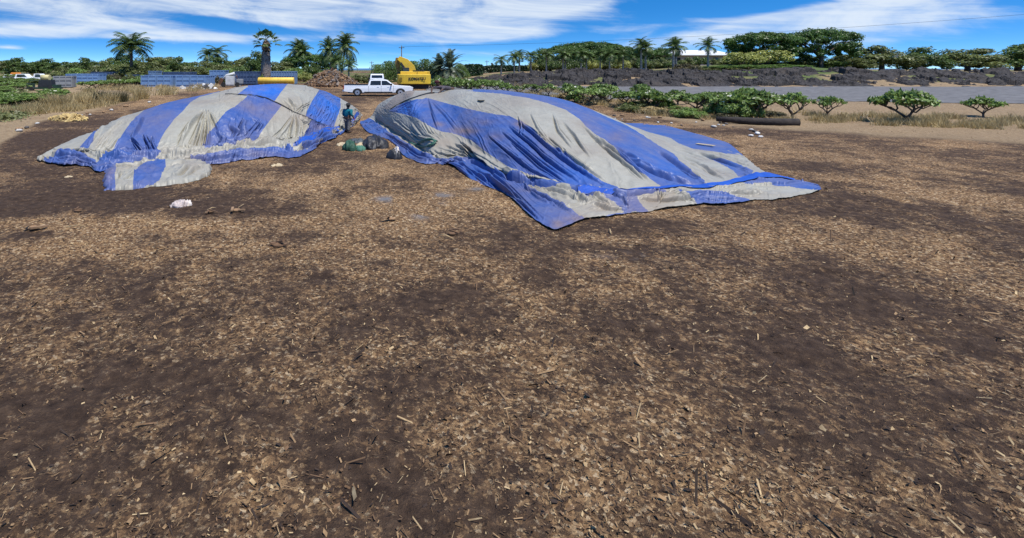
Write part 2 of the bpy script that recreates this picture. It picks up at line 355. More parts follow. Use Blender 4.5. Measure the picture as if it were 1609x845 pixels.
CH = [mat('pale_chip', (.32, .205, .105), (.18, .11, .055), scale=9, rough=.8, spec=.2), mat('brown_chip', (.17, .10, .055), (.10, .06, .03), scale=9, rough=.85, spec=.2), mat('straw_chip', (.5, .37, .2), (.3, .2, .1), scale=9, rough=.8, spec=.2), mat('dark_bark', (.05, .034, .025), (.03, .02, .016), scale=9, rough=.9, spec=.2)]
v1, f1, m1 = scatter(190000, lambda x, y: (.04 + .96 * mulch(x, y) ** 1.5) * (.35 + .65 * sstep(5.5, 9, y)), 4.0, 34, .0105, 3, (1.5, 6))
v2, f2, m2 = scatter(1800, lambda x, y: .25 + .75 * mulch(x, y), 4.0, 34, .045, 4, (8, 18))
o = np_mesh('wood_chips', np.concatenate([v1, v2]), np.concatenate([f1, f2 + len(v1)]), CH, smooth=False, mi=np.concatenate([m1, m2]))
tag(o, 'loose wood chips and bark strewn over the dark soil', 'wood chips', kind='stuff')

# ------------------------------------------------------------------ tarpaulins
def inpoly(u, v, poly):
    r = np.zeros(u.shape, bool); n = len(poly)
    for i in range(n):
        (x1, y1), (x2, y2) = poly[i], poly[(i + 1) % n]
        c = ((y1 > v) != (y2 > v)) & (u < (x2 - x1) * (v - y1) / ((y2 - y1) if y2 != y1 else 1e-9) + x1)
        r ^= c
    return r
def crom(vals, t):
    vals = np.asarray(vals, float); n = len(vals); i = np.clip(np.floor(t).astype(int), 0, n - 2); f = t - i
    d = np.diff(vals); m = np.zeros(n); m[1:-1] = np.where(d[:-1] * d[1:] > 0, 2 * d[:-1] * d[1:] / np.where(d[:-1] + d[1:] == 0, 1, d[:-1] + d[1:]), 0); m[0] = d[0]; m[-1] = d[-1]
    a, b_, ma, mb = vals[i], vals[i + 1], m[i], m[i + 1]
    return (2 * f ** 3 - 3 * f ** 2 + 1) * a + (f ** 3 - 2 * f ** 2 + f) * ma + (-2 * f ** 3 + 3 * f ** 2) * b_ + (f ** 3 - f ** 2) * mb
def fold_field(u, v, folds):
    """folds: (points, amplitude m, half width px). A crest along the line with a tight trough on its lower side."""
    D = np.zeros_like(u)
    for (pts, amp, wd) in folds:
        best = np.full(u.shape, 1e9); sgn = np.zeros_like(u); tt = np.zeros_like(u); n = len(pts) - 1
        for k in range(n):
            (x1, y1), (x2, y2) = pts[k], pts[k + 1]; dx, dy = x2 - x1, y2 - y1; l2 = dx * dx + dy * dy
            t = np.clip(((u - x1) * dx + (v - y1) * dy) / l2, 0, 1)
            ex, ey = u - (x1 + t * dx), v - (y1 + t * dy); d = np.hypot(ex, ey)
            s = np.sign(dx * ey - dy * ex)
            k_ = d < best; best = np.where(k_, d, best); sgn = np.where(k_, s, sgn); tt = np.where(k_, (k + t) / n, tt)
        s = best * sgn
        env = np.clip(np.sin(np.pi * np.clip(tt, 0, 1)), 0, 1) ** .7
        D += amp * env * (np.exp(-(s / wd) ** 2) - 1.5 * np.exp(-((s - 1.35 * wd) / (.48 * wd)) ** 2))
    return D
def detail(folds, seed):
    g = np.random.default_rng(seed); out = []
    for (pts, amp, wd) in folds:
        out.append((pts, amp, wd * .8))
        for k in range(2):
            off = g.uniform(2.5, 6) * (1 if k else -1); a, b_ = np.array(pts[0], float), np.array(pts[-1], float); d = (b_ - a) / np.linalg.norm(b_ - a); nrm = np.array([-d[1], d[0]])
            n = len(pts); f0, f1 = g.uniform(0, .35), g.uniform(.6, 1)
            q = [np.array(p_, float) + nrm * (off * (.35 + .65 * (i / max(n - 1, 1))) + g.normal(0, .8)) + d * g.normal(0, 2) for i, p_ in enumerate(pts)]
            q[0] = q[0] + (q[min(1, n - 1)] - q[0]) * f0 * .6; out.append(([tuple(x) for x in q], amp * g.uniform(.3, .6), wd * g.uniform(.4, .65)))
    return out
def tarp_grid(keys, ncol, nq, nsk, nback, p, hem_z=.03):
    K = np.array([[a[0], a[1], b_[0], b_[1], c[0], c[1], yr] for (a, b_, c, yr) in keys], float)
    seg = np.hypot(np.diff(K[:, 0]), np.diff(K[:, 1])) + np.hypot(np.diff(K[:, 4]), np.diff(K[:, 5])); cum = np.concatenate([[0], np.cumsum(seg)])
    t = np.interp(np.linspace(0, cum[-1], ncol), cum, np.arange(len(K)))
    us, vs, uf, vf, uh, vh, yr = [crom(K[:, k], t) for k in range(7)]
    zf = .03 + .16 * np.clip(np.minimum(t, len(K) - 1 - t) * .6, 0, 1); p = p(t) if callable(p) else p
    wv = 4.0 * (fbm(t * 2.2, t * 0, 5) - .5) * 2; vh = vh + wv * .6; uh = uh + wv * .4
    Yh = F * (H - hem_z) / (vh - V0); Yf = F * (H - zf) / (vf - V0); Yr = np.maximum(yr, Yf + .05)
    zr = np.maximum(H - (vs - V0) * Yr / F, .05)
    rows_u, rows_v, PX = [], [], []
    for s in np.linspace(1, 0, nsk + 1)[:-1]:      # skirt from the hem to the foot
        Xf, Xh = (uf - U0) * Yf / F, (uh - U0) * Yh / F
        X = Xf + (Xh - Xf) * s; Y = Yf + (Yh - Yf) * s; z = zf + (hem_z - zf) * s ** 2 + .015 * np.sin(np.pi * s) + 0 * X
        PX.append((X, Y, z)); rows_u.append(U0 + F * X / Y); rows_v.append(V0 + F * (H - z) / Y)
    for r in np.linspace(0, 1, nq):
        q = r ** 1.25; Y = Yf + (Yr - Yf) * q; z = zf + (zr - zf) * np.sin(q * math.pi / 2) ** p
        v = V0 + F * (H - z) / Y; fr = np.clip((vf - v) / np.maximum(vf - vs, 1e-3), 0, 1); u = uf + (us - uf) * fr
        PX.append(((u - U0) * Y / F, Y, z)); rows_u.append(u); rows_v.append(v)
    Xr, D = (us - U0) * Yr / F, np.maximum(Yr - Yf, .5) * .9
    Xf = (uf - U0) * Yf / F
    for b_ in np.linspace(0, 1, nback + 1)[1:]:
        PX.append((Xr + (Xr - Xf) * .25 * b_, Yr + D * b_, .02 + (zr - .02) * np.cos(b_ * math.pi / 2) ** 1.2)); rows_u.append(us); rows_v.append(vs)
    G = np.stack([np.stack(p_, -1) for p_ in PX]); U = np.stack(rows_u); V = np.stack(rows_v)
    row = np.concatenate([np.linspace(-1, 0, nsk + 1)[:-1], np.linspace(0, 1, nq), np.linspace(1, 2, nback + 1)[1:]])
    return G, U, V, row[:, None] * np.ones_like(U)
def normals(G):
    a = np.gradient(G, axis=1); b_ = np.gradient(G, axis=0); n = np.cross(a, b_); n /= np.linalg.norm(n, axis=-1, keepdims=True) + 1e-9
    return np.where(n[..., 2:3] < 0, -n, n)
def drape(G, U, V, row, folds, amp, freq, seed, crump=.02, skirt_amp=.10, fs=1.6):
    d = np.linalg.norm(np.gradient(G, axis=1), axis=-1); nsk = int((row[:, 0] < 0).sum())
    arc = np.cumsum(d[nsk], 0)[None] + np.zeros_like(U)
    acr = np.cumsum(np.linalg.norm(np.gradient(G, axis=0), axis=-1), 0)
    wob = 1.3 * (fbm(arc * .5, acr * .45, seed + 3, 3) - .5)
    r1 = ridged(arc * freq + wob * 2, acr * .14, seed) ** 2.2; r2 = ridged(arc * freq * 2.6 + wob * 3, acr * .3, seed + 1) ** 2
    env = np.where(row < 0, .18, np.clip(1 - row, 0, 1) ** 1.1) * (1 - sstep(1, 1.2, row)) * (.25 + 1.1 * sstep(.35, .7, fbm(arc * .5, acr * .3, seed + 8, 2)))
    D = amp * env * (r1 * .7 + r2 * .6 - .3)
    sk = np.where(row < 0, np.sin(np.pi * np.clip(row + 1, 0, 1)) ** .5, np.exp(-row * 16))
    D = D + skirt_amp * sk * (ridged(arc * .28 + wob * .7, acr * 2.2 + wob * 1.3, seed + 11) ** 3 * 1.1 + ridged(arc * .7 + wob, acr * 4.2 + wob * 2, seed + 12) ** 3 * .6 - .15)
    crn = ridged(arc * 1.6 + wob * 2, acr * 1.5, seed + 21) ** 3 + .6 * ridged(arc * 3.4 + wob, acr * 2.8, seed + 22) ** 3
    D = D + crump * (crn - .35) * np.where(row < 0, .8, .35 + .9 * sstep(.4, .65, fbm(arc * .35, acr * .35, seed + 31, 2)))
    D = D + fs * fold_field(U, V, folds)
    n = normals(G); G2 = G + n * D[..., None]
    G2[..., 2] = np.maximum(G2[..., 2], gz(G2[..., 0], G2[..., 1]) + .025 + .0 * row)
    return G2
def cloth_mat(name):
    global nt, L
    m = bpy.data.materials.new(name); m.use_nodes = True; nt = m.node_tree; L = nt.links; b = nt.nodes['Principled BSDF']
    global tc
    tc = nt.nodes.new('ShaderNodeTexCoord')
    n1, n2, n3 = NZ(.55, 6, .6), NZ(3.2, 6, .7), NZ(14, 4, .7)
    blue = MIX(n2.outputs['Fac'], MIX(n1.outputs['Fac'], (.008, .030, .15), (.030, .080, .30)), (.060, .112, .30))
    grey = MIX(n2.outputs['Fac'], (.205, .195, .158), (.37, .355, .295))
    st = M2('GREATER_THAN', at_node('stripe'), .5)
    fr = nt.nodes.new('ShaderNodeMapRange'); fr.inputs[1].default_value = .0; fr.inputs[2].default_value = 1.0; fr.inputs[4].default_value = 1; L.new(at_node('fresh'), fr.inputs[0])
    blue = MIX(fr.outputs[0], blue, MIX(n2.outputs['Fac'], (.009, .085, .38), (.02, .13, .48)))
    base = MIX(st, grey, blue)
    # dust: pale film and brown earth stains
    w1 = nt.nodes.new('ShaderNodeMapRange'); w1.inputs[1].default_value = .40; w1.inputs[2].default_value = .68; w1.inputs[4].default_value = .6; L.new(n1.outputs['Fac'], w1.inputs[0])
    base = MIX(M2('MULTIPLY', w1.outputs[0], M2('ADD', n3.outputs['Fac'], .15)), base, (.19, .14, .10))
    w2 = nt.nodes.new('ShaderNodeMapRange'); w2.inputs[1].default_value = .5; w2.inputs[2].default_value = .8; w2.inputs[4].default_value = .2; L.new(n2.outputs['Fac'], w2.inputs[0])
    base = MIX(w2.outputs[0], base, (.20, .195, .20))
    base = MIX(M2('MULTIPLY', at_node('dirt'), M2('ADD', M2('MULTIPLY', n2.outputs['Fac'], .9), .25), True), base, (.20, .13, .08))
    L.new(base, b.inputs['Base Color'])
    rg = nt.nodes.new('ShaderNodeMapRange'); rg.inputs[3].default_value = .38; rg.inputs[4].default_value = .62; L.new(n2.outputs['Fac'], rg.inputs[0]); L.new(rg.outputs[0], b.inputs['Roughness'])
    b.inputs['Specular IOR Level'].default_value = .4
    mp = node(nt, 'ShaderNodeMapping'); mp.inputs['Scale'].default_value = (1.0, .5, 1.0); L.new(tc.outputs['Object'], mp.inputs[0])
    wr = node(nt, 'ShaderNodeTexNoise', i_Scale=4.5, i_Detail=5.0, i_Roughness=.55, i_Distortion=.8); wr.noise_type = 'RIDGED_MULTIFRACTAL'; L.new(mp.outputs[0], wr.inputs['Vector'])
    bp = node(nt, 'ShaderNodeBump', i_Strength=.35, i_Distance=.05); L.new(wr.outputs['Fac'], bp.inputs['Height']); L.new(bp.outputs[0], b.inputs['Normal'])
    return m
M_TARP = cloth_mat('striped_tarpaulin')
def spots(U, V, lst):
    t = np.zeros_like(U)
    for (u, v, ru, rv, s) in lst: t = np.maximum(t, s * np.exp(-((U - u) / ru) ** 2 - ((V - v) / rv) ** 2))
    return t
def build_cloth(name, G, stripe, dirt, fresh, facemask=None):
    f = grid_faces(*G.shape[:2]); v = G.reshape(-1, 3); at_ = {'stripe': stripe.ravel().astype(float), 'dirt': dirt.ravel(), 'fresh': fresh.ravel()}
    if facemask is not None:
        f = f[facemask[f].sum(1) >= 3 if facemask.dtype != bool else facemask[f].all(1)]
        used = np.unique(f); mp = np.full(len(v), -1); mp[used] = np.arange(len(used)); f = mp[f]; v = v[used]; at_ = {k: x[used] for k, x in at_.items()}
    return np_mesh(name, v, f, M_TARP, attrs=at_)
def strap(name, G, U, V, line, wd, parent, m, lift=.03):
    """a webbing band lying on the cloth along a line: cloth points nearest to the line, lifted a little"""
    pts = []
    for (a, b_) in zip(line[:-1], line[1:]):
        for k in range(10): pts.append((a[0] + (b_[0] - a[0]) * k / 10, a[1] + (b_[1] - a[1]) * k / 10))
    pts.append(line[-1]); fl = G.reshape(-1, 3); uf, vf = U.ravel(), V.ravel(); vs, fs = [], []
    for i, (u, v) in enumerate(pts):
        a = pts[max(i - 1, 0)]; b_ = pts[min(i + 1, len(pts) - 1)]; d = np.array([b_[0] - a[0], b_[1] - a[1]]); d /= np.hypot(*d); nx, ny = -d[1], d[0]
        for s in np.linspace(-1, 1, 5):
            uu_, vv_ = u + nx * wd * s * .5, v + ny * wd * s * .5
            q = fl[np.argmin((uf - uu_) ** 2 + (vf - vv_) ** 2)]
            vs.append((q[0], q[1] - .01, q[2] + lift * (1 - .3 * s * s)))
        if i:
            for k in range(4): fs.append(((i - 1) * 5 + k, (i - 1) * 5 + k + 1, i * 5 + k + 1, i * 5 + k))
    A_ = np.array(vs).reshape(-1, 5, 3)
    for _ in range(4): B = np.concatenate([A_[:1], A_, A_[-1:]]); A_ = (B[:-2] + 2 * B[1:-1] + B[2:]) / 4
    A_[..., 2] += .02; mb = MB(); mb.add(A_.reshape(-1, 3).tolist(), fs, 0, True); return mb.build(name, m, parent)
M_BAND = mat('blue_webbing', (.02, .085, .40), (.015, .06, .32), scale=3, rough=.5, spec=.35, bump=.2, bscale=20)

# right mound ----------------------------------------------------------------
KR = [((566, 193), (567, 195), (568, 198), 36), ((584, 182), (592, 192), (577, 206), 36.5), ((594, 166), (612, 203), (602, 216), 37), ((608, 157), (638, 220), (620, 226), 35.5), ((628, 148), (660, 233), (633, 242), 34),
      ((648, 142.5), (682, 245), (670, 257.5), 32), ((690, 143), (735, 250), (700, 257), 30.5), ((720, 141), (775, 264), (744, 283), 29), ((760, 141), (815, 280), (795, 306), 27.5),
      ((790, 142), (855, 288), (844, 346), 26.3), ((815, 145), (905, 297), (873, 359), 25.3), ((860, 151), (960, 302), (925, 343), 24.8), ((888, 157), (1010, 301), (976, 335), 24.3), ((945, 178), (1060, 298), (1030, 329.5), 23.5),
      ((1002, 201), (1110, 294), (1104, 318), 24), ((1053, 217), (1145, 287), (1140, 320), 26.5), ((1132, 221), (1172, 281), (1178, 315.5), 26.6), ((1167, 243), (1196, 276), (1203, 313.5), 22.2), ((1200, 271), (1232, 280), (1244, 309), 18.6), ((1285, 290), (1288, 293), (1290, 297), 16.7)]
B1 = [(611, 174.5), (631, 162.7), (654, 155.6), (673, 154.5), (708, 164), (742, 172.6), (776, 179), (801, 182.5), (818, 191), (838, 205), (858, 226.6), (877, 237), (888, 244), (917, 266), (945, 283.5), (974, 297.6), (985, 304), (960, 301), (900, 296), (861, 285.5), (830, 275), (801, 263.5), (776, 246.5), (759, 235), (742, 221), (719, 212), (693, 207), (673, 197), (654, 185), (634, 179)]
B2 = [(740, 134), (744, 142), (731, 143), (787, 147), (830, 154), (860, 162), (888, 172), (911, 187), (925, 204), (945, 221), (968, 241), (988, 261), (1016, 278), (1039, 294), (1062, 296), (1107, 290), (1107, 285), (1087, 272), (1070, 259), (1059, 243), (1030, 226), (1002, 206.7), (979, 194), (954, 184), (925, 170), (895, 158), (870, 148), (840, 134)]
B3 = [(1098, 242.5), (1125, 250), (1150, 257), (1184, 268), (1178, 279), (1160, 278), (1152, 268), (1130, 256)]
B4 = [(1050, 214), (1062, 216), (1132, 215), (1155, 220), (1170, 244), (1130, 240.5), (1090, 234), (1066, 225)]
SKB = [(560, 186), (577, 184), (588, 190), (598, 198), (615, 210), (640, 227), (655, 236), (668, 243), (682, 247), (705, 252), (735, 249.5), (746, 246.5), (764, 258), (787, 272), (816, 282), (850, 287.5), (900, 297), (940, 303), (975, 302), (1000, 304), (1045, 303), (1050, 306), (1000, 309), (985, 318), (1000, 326), (985, 340), (870, 372), (800, 330), (560, 220)]
SKG = [(821, 289), (860, 297), (890, 296), (915, 311), (945, 311), (967, 320), (980, 334), (922, 344.5), (888, 326), (860, 310), (835, 298)]
SKR1 = [(945, 303), (985, 303), (1000, 312), (1012, 326), (1020, 333), (985, 333), (965, 321)]
SKR2 = [(1062, 304), (1100, 300), (1130, 302), (1150, 306), (1177, 313), (1182, 324), (1100, 326), (1090, 314)]
SKR3 = [(1165, 283), (1200, 279), (1300, 282), (1300, 300), (1200, 290), (1170, 292)]
TAN = [(600, 170), (624, 148), (642, 141), (652, 143), (648, 150), (630, 160), (612, 172)]
FR = [  # crests of the folds, upper end first
    ([(815, 190), (838, 206), (866, 232), (905, 262), (952, 290)], .13, 3.2), ([(800, 196), (830, 220), (862, 250), (912, 285)], .12, 3.2), ([(790, 205), (815, 228), (850, 258), (890, 286)], .11, 2.8), ([(770, 212), (800, 238), (835, 266), (880, 290)], .11, 3), ([(840, 200), (880, 238), (930, 274)], .08, 2.4),
    ([(861, 212), (890, 243), (920, 264), (954, 283)], .10, 2.6), ([(930, 214), (954, 228), (985, 254), (1020, 280)], .12, 2.8), ([(915, 196), (945, 224), (975, 250), (1012, 282)], .07, 2.5), ([(985, 244), (1005, 260), (1042, 277), (1098, 289)], .14, 3), ([(960, 224), (1000, 252), (1040, 272), (1080, 287)], .09, 2.6),
    ([(1030, 232), (1059, 252), (1085, 270), (1107, 282)], .11, 2.6), ([(1080, 252), (1110, 266), (1140, 280)], .07, 2.4), ([(1060, 236), (1095, 255), (1128, 276)], .07, 2.2), ([(1095, 238), (1130, 250), (1178, 266)], .10, 2.4), ([(1020, 208), (1060, 230), (1110, 248)], .07, 2.2), ([(1090, 234), (1130, 240), (1170, 252)], .05, 2),
    ([(745, 240), (764, 254), (805, 279), (862, 287)], .17, 3.4), ([(725, 222), (750, 240), (790, 266), (840, 281)], .14, 3.5), ([(715, 226), (735, 238), (745, 246)], .12, 2.2), ([(700, 228), (722, 238), (742, 245)], .08, 1.8), ([(690, 232), (715, 242), (742, 247)], .08, 1.8), ([(682, 236), (705, 246), (735, 250)], .09, 1.8), ([(676, 236), (688, 247), (712, 252)], .07, 1.6),
    ([(690, 222), (672, 210), (662, 192)], .06, 2), ([(694, 221), (682, 210), (676, 200)], .05, 1.8), ([(688, 223), (662, 214), (645, 192)], .06, 2.2), ([(684, 226), (656, 220), (630, 198)], .06, 2.2), ([(668, 218), (640, 206), (618, 190)], .05, 2), ([(700, 219), (694, 212), (692, 207)], .05, 1.8),
    ([(672, 154), (655, 165), (650, 180)], .07, 3), ([(674, 154), (682, 180), (690, 205)], .07, 3), ([(668, 155), (640, 165), (620, 175)], .05, 2.5), ([(676, 154), (700, 180), (718, 205)], .05, 3),
    ([(815, 182), (820, 200), (818, 215)], .06, 2.2), ([(835, 178), (845, 200), (858, 222)], .06, 2.4), ([(870, 178), (878, 205), (900, 232)], .06, 2.6), ([(885, 190), (905, 215), (930, 250)], .06, 2.6),
    ([(745, 262), (780, 290), (830, 330)], .10, 3), ([(760, 256), (800, 295), (850, 345)], .09, 3), ([(720, 254), (745, 270), (780, 296)], .08, 2.6), ([(820, 290), (850, 305), (905, 335)], .12, 3), ([(840, 290), (880, 303), (930, 318)], .13, 2.6), ([(880, 298), (900, 306), (925, 318)], .10, 2.2), ([(690, 250), (715, 262), (740, 278)], .08, 2), ([(905, 300), (940, 312), (962, 322)], .10, 2.4),
    ([(960, 305), (980, 314), (990, 325)], .08, 2.4), ([(1035, 318), (1037, 310), (1025, 303)], .08, 2.2), ([(1060, 304), (1080, 312), (1095, 316)], .06, 2), ([(1130, 300), (1160, 303), (1200, 302)], .08, 2), ([(700, 252), (740, 252), (790, 276), (850, 291), (910, 301), (985, 308), (1050, 302), (1110, 298)], .16, 2.4), ([(600, 204), (630, 224), (655, 240), (690, 252)], .10, 2.2), ([(730, 266), (775, 288), (812, 312), (846, 342)], .10, 2.0), ([(930, 320), (960, 328), (985, 330)], .10, 2.2), ([(1000, 312), (1050, 314), (1110, 309)], .08, 2.0), ([(1090, 306), (1130, 310), (1165, 312)], .05, 2)]
G, U, V, row = tarp_grid(KR, 1300, 190, 80, 40, lambda t: np.interp(t, [0, 6, 9, 13, 19], [.75, .8, .95, 1.25, 1.25]))
G = drape(G, U, V, row, detail(FR, 1), .07, .85, 100, crump=.02, skirt_amp=.085, fs=.95)
st = np.zeros_like(U)
for pl in (B1, B2, B3, B4, SKB, SKR1, SKR2, SKR3): st[inpoly(U, V, pl)] = 1
st[inpoly(U, V, SKG)] = 0
di = spots(U, V, [(733, 206, 22, 6, .9), (762, 192, 18, 6, .5), (690, 196, 8, 4, .8), (820, 195, 14, 6, .8), (780, 215, 18, 8, .5), (700, 225, 20, 10, .5), (745, 235, 20, 8, .45), (970, 214, 16, 10, .5), (915, 195, 12, 8, .3), (900, 345, 30, 8, .6), (878, 352, 14, 8, .9), (1030, 316, 30, 8, .75), (950, 325, 25, 8, .5), (820, 160, 40, 10, .2), (860, 220, 20, 10, .3), (600, 175, 20, 8, .5), (680, 150, 30, 6, .3), (840, 300, 40, 6, .3)])
di = np.maximum(di, inpoly(U, V, TAN) * .8); di = np.maximum(di, ((U > 985) & (U < 1060) & (V > 303) & (row < 0)) * .35)
fr = spots(U, V, [(640, 172, 30, 15, .6), (900, 275, 60, 20, .3), (1040, 260, 40, 20, .25), (760, 285, 40, 20, .3)])
right_tarp = build_cloth('striped_tarp', G, st, di, fr); GR, UR, VR = G, U, V
tag(right_tarp, 'largest blue and grey striped tarp covering the right mound, long diagonal folds', 'tarp')
strap('webbing_band', G, U, V, [(905, 302), (945, 305), (985, 303), (1042, 299), (1080, 297), (1110, 294.5), (1130, 292), (1144, 289), (1165, 284), (1178, 281), (1200, 276), (1225, 277), (1250, 282)], 7.5, right_tarp, M_BAND)
strap('seam', G, U, V, [(612, 173), (628, 163), (645, 155.5), (658, 151), (672, 147), (684, 146)], 1.0, right_tarp, mat('dark_rope', (.03, .03, .028), rough=.9, spec=.1), .03)
# torn slit near the top
strap('tear', G, U, V, [(750, 159.5), (756, 160.5), (762, 160)], 2.0, right_tarp, mat('dark_tear', (.03, .028, .02), rough=.95, spec=.1), .045)

# left mound -----------------------------------------------------------------
KL = [((58, 249), (59, 250.5), (60, 252), 21.6), ((80, 235), (90, 243), (75, 254), 22.4), ((116, 218), (120, 241), (105, 258), 23.6), ((150, 206), (150, 243), (138, 260), 24.2), ((186, 186), (177, 243), (152, 268), 25), ((226, 173), (215, 243), (185, 269), 26),
      ((265, 160.5), (248, 242), (240, 266), 27), ((300, 153), (285, 241), (278, 262), 28), ((345, 143), (322, 239), (312, 259), 29), ((375, 136), (360, 235), (350, 256), 30), ((405, 132.5), (400, 228), (395, 250), 31), ((440, 131), (440, 222), (430, 247), 32),
      ((470, 133), (470, 218), (463, 246), 33), ((500, 140), (500, 208), (500, 229), 34), ((525, 150), (522, 203), (530, 213), 36), ((545, 160.5), (540, 198), (545, 204), 38), ((560, 171), (556, 190), (557, 197), 40), ((567, 177), (567, 181), (567, 186), 42.5)]
L1 = [(226, 150), (226, 173), (207, 190), (193, 210), (184, 226), (175, 242), (158, 250), (146, 258), (146, 272), (172, 272), (185, 262), (215, 258), (240, 251), (256, 246), (248, 241), (247, 232), (252, 219), (260, 205), (274, 187), (292, 169.5), (300, 160), (314, 152), (346, 144), (346, 130)]
L2 = [(389, 152), (368, 169), (357, 175), (341, 194), (328, 211), (324, 220), (316, 235), (322, 241), (360, 236), (385, 231), (400, 224), (412, 205), (425, 188), (441, 168), (446, 160), (415, 150)]
L3 = [(488, 187), (476, 211), (467, 226), (460, 237), (480, 235), (500, 225), (524, 214), (526, 200), (505, 190)]
Q1 = [(373, 149), (381, 142), (389, 136.5), (391, 126), (452, 126), (451.5, 132), (440, 146.5), (429, 162), (415, 158), (400, 154)]
Q2 = [(502, 130), (501.7, 141), (489.4, 160), (478, 184), (505, 202), (521, 206), (527, 190), (535, 169), (535, 156), (536, 140)]
A0 = [(152, 200), (143, 211), (125, 231), (139, 234), (156, 204)]
A1 = [(68, 251), (84, 246), (103, 240.5), (118, 240), (130, 244), (150, 250), (152, 262), (100, 262), (74, 256)]
A2 = [(295, 253), (345, 245), (420, 237.5), (455, 236), (468, 240), (485, 234), (500, 226), (522, 213), (560, 195), (570, 178), (570, 200), (470, 252), (350, 262), (310, 264)]
FL = [([(325, 173), (312, 200), (298, 233)], .12, 2.6), ([(326, 174), (318, 205), (310, 236)], .09, 2.2), ([(327, 174), (327, 205), (323, 234)], .10, 2.4), ([(328, 173), (336, 190), (343, 206)], .06, 2), ([(322, 174), (300, 195), (284, 222)], .09, 3), ([(315, 180), (292, 205), (280, 232)], .07, 2.6),
      ([(228, 184), (218, 202), (207, 219)], .14, 2), ([(207, 219), (216, 228), (225, 238)], .10, 2.2), ([(226, 210), (232, 224), (238, 236)], .08, 2.4), ([(240, 214), (240, 226), (246, 238)], .07, 2.2),
      ([(165, 196), (150, 214), (137, 228)], .07, 2), ([(200, 184), (172, 206), (152, 230)], .05, 1.8), ([(180, 210), (165, 225), (150, 238)], .06, 2.2), ([(188, 215), (178, 228), (165, 240)], .06, 2.2),
      ([(466, 181), (468, 200), (465, 222)], .10, 2.2), ([(464, 182), (459, 202), (455, 222)], .09, 2.2), ([(470, 183), (480, 196), (476, 212)], .07, 2), ([(462, 182), (446, 205), (425, 224)], .06, 2.6),
      ([(385, 188), (378, 202), (382, 214)], .07, 3), ([(398, 186), (410, 198), (402, 208)], .06, 2.6), ([(360, 196), (372, 210), (366, 222)], .07, 3), ([(340, 205), (350, 220), (345, 232)], .07, 2.8), ([(410, 190), (395, 206), (382, 220)], .05, 2.2),
      ([(512, 158), (508, 172), (500, 186)], .06, 2), ([(520, 160), (522, 176), (515, 192)], .06, 2), ([(452, 152), (462, 164), (464, 176)], .05, 1.8), ([(440, 150), (455, 166), (462, 178)], .04, 1.6), ([(488, 162), (475, 168), (464, 178)], .05, 1.8), ([(545, 170), (540, 184), (535, 198)], .04, 2),
      ([(178, 243.5), (250, 242.5), (320, 240), (385, 232), (430, 224)], .16, 2.6), ([(160, 250), (200, 252), (250, 248)], .10, 2.4), ([(150, 260), (190, 258), (235, 256)], .09, 2.4), ([(260, 252), (330, 246), (400, 240), (455, 234)], .13, 2.6), ([(280, 258), (350, 252), (420, 245)], .07, 2.2), ([(110, 236), (132, 238), (150, 240)], .09, 2), ([(80, 244), (112, 246), (148, 252)], .08, 2), ([(470, 228), (500, 217), (520, 207)], .10, 2.2), ([(150, 246), (180, 249), (215, 247)], .14, 2.0), ([(165, 264), (200, 262), (240, 259)], .10, 1.8), ([(250, 257), (300, 255), (360, 249), (430, 242)], .13, 2.0), ([(430, 238), (470, 236), (505, 222), (530, 210)], .12, 2.0), ([(90, 248), (125, 250), (152, 254)], .10, 1.8), ([(350, 241), (390, 234), (440, 228)], .12, 2.0), ([(330, 243), (400, 233), (450, 228)], .10, 2)]
G, U, V, row = tarp_grid(KL, 900, 190, 60, 40, .72)
G = drape(G, U, V, row, detail(FL, 2), .12, .8, 300, crump=.036, skirt_amp=.20, fs=1.8)
seam = np.interp(U, [344, 345, 365, 385, 400, 420, 440, 465, 490, 522, 526], [-500, 150.5, 150.5, 150.5, 151.5, 156, 165, 179, 190, 204, 900])
front = V > seam
G = G + normals(G) * (np.where((V > seam) & (V < seam + 14) & (U > 345) & (U < 526), .07 * np.exp(-(V - seam) / 5), 0))[..., None]
st = np.zeros_like(U)
for pl in (L1, L2, L3, A0, A1, A2): st[inpoly(U, V, pl) & front] = 1
st2 = np.zeros_like(U)
for pl in (Q1, Q2, A2): st2[inpoly(U, V, pl)] = 1
di = spots(U, V, [(430, 168, 30, 8, .5), (480, 185, 20, 5, .5), (430, 185, 10, 8, .3), (300, 258, 40, 6, .3), (505, 200, 20, 8, .5), (245, 190, 20, 8, .2), (310, 160, 40, 5, .25), (395, 170, 20, 10, .3), (420, 246, 30, 5, .4)])
fr = spots(U, V, [(415, 140, 60, 14, 1), (510, 175, 30, 30, 1), (560, 190, 20, 16, .8)])
low = front & True
ft = build_cloth('striped_tarp', G, st, di, fr * 0, front.ravel())
tag(ft, 'blue and grey striped tarp draped over the front of the left mound', 'tarp')
Gb = G.copy(); Gb -= normals(G) * .02
dil = ~front
for k in range(5):
    d2 = dil.copy(); d2[1:] |= dil[:-1]; d2[:-1] |= dil[1:]; d2[:, 1:] |= dil[:, :-1]; d2[:, :-1] |= dil[:, 1:]; dil = d2
rt = build_cloth('striped_tarp', Gb, st2, di, fr, dil.ravel())
tag(rt, 'brighter striped tarp lying over the back and right end of the left mound', 'tarp')
sm = strap('seam', G, U, V, [(352, 151), (385, 151.5), (400, 152.5), (420, 157), (440, 166), (465, 180), (490, 191), (521, 204)], .8, ft, bpy.data.materials['dark_rope'], .035)
strap('webbing_band', G, U, V, [(463, 234), (475, 228), (490, 221), (505, 213), (518, 207.5), (534, 204)], 6.5, ft, M_BAND, .05)
strap('webbing_band', G, U, V, [(563, 177), (559, 184), (554, 192), (551, 197)], 5, rt, M_BAND, .05)
GL, UL, VL = G, U, V

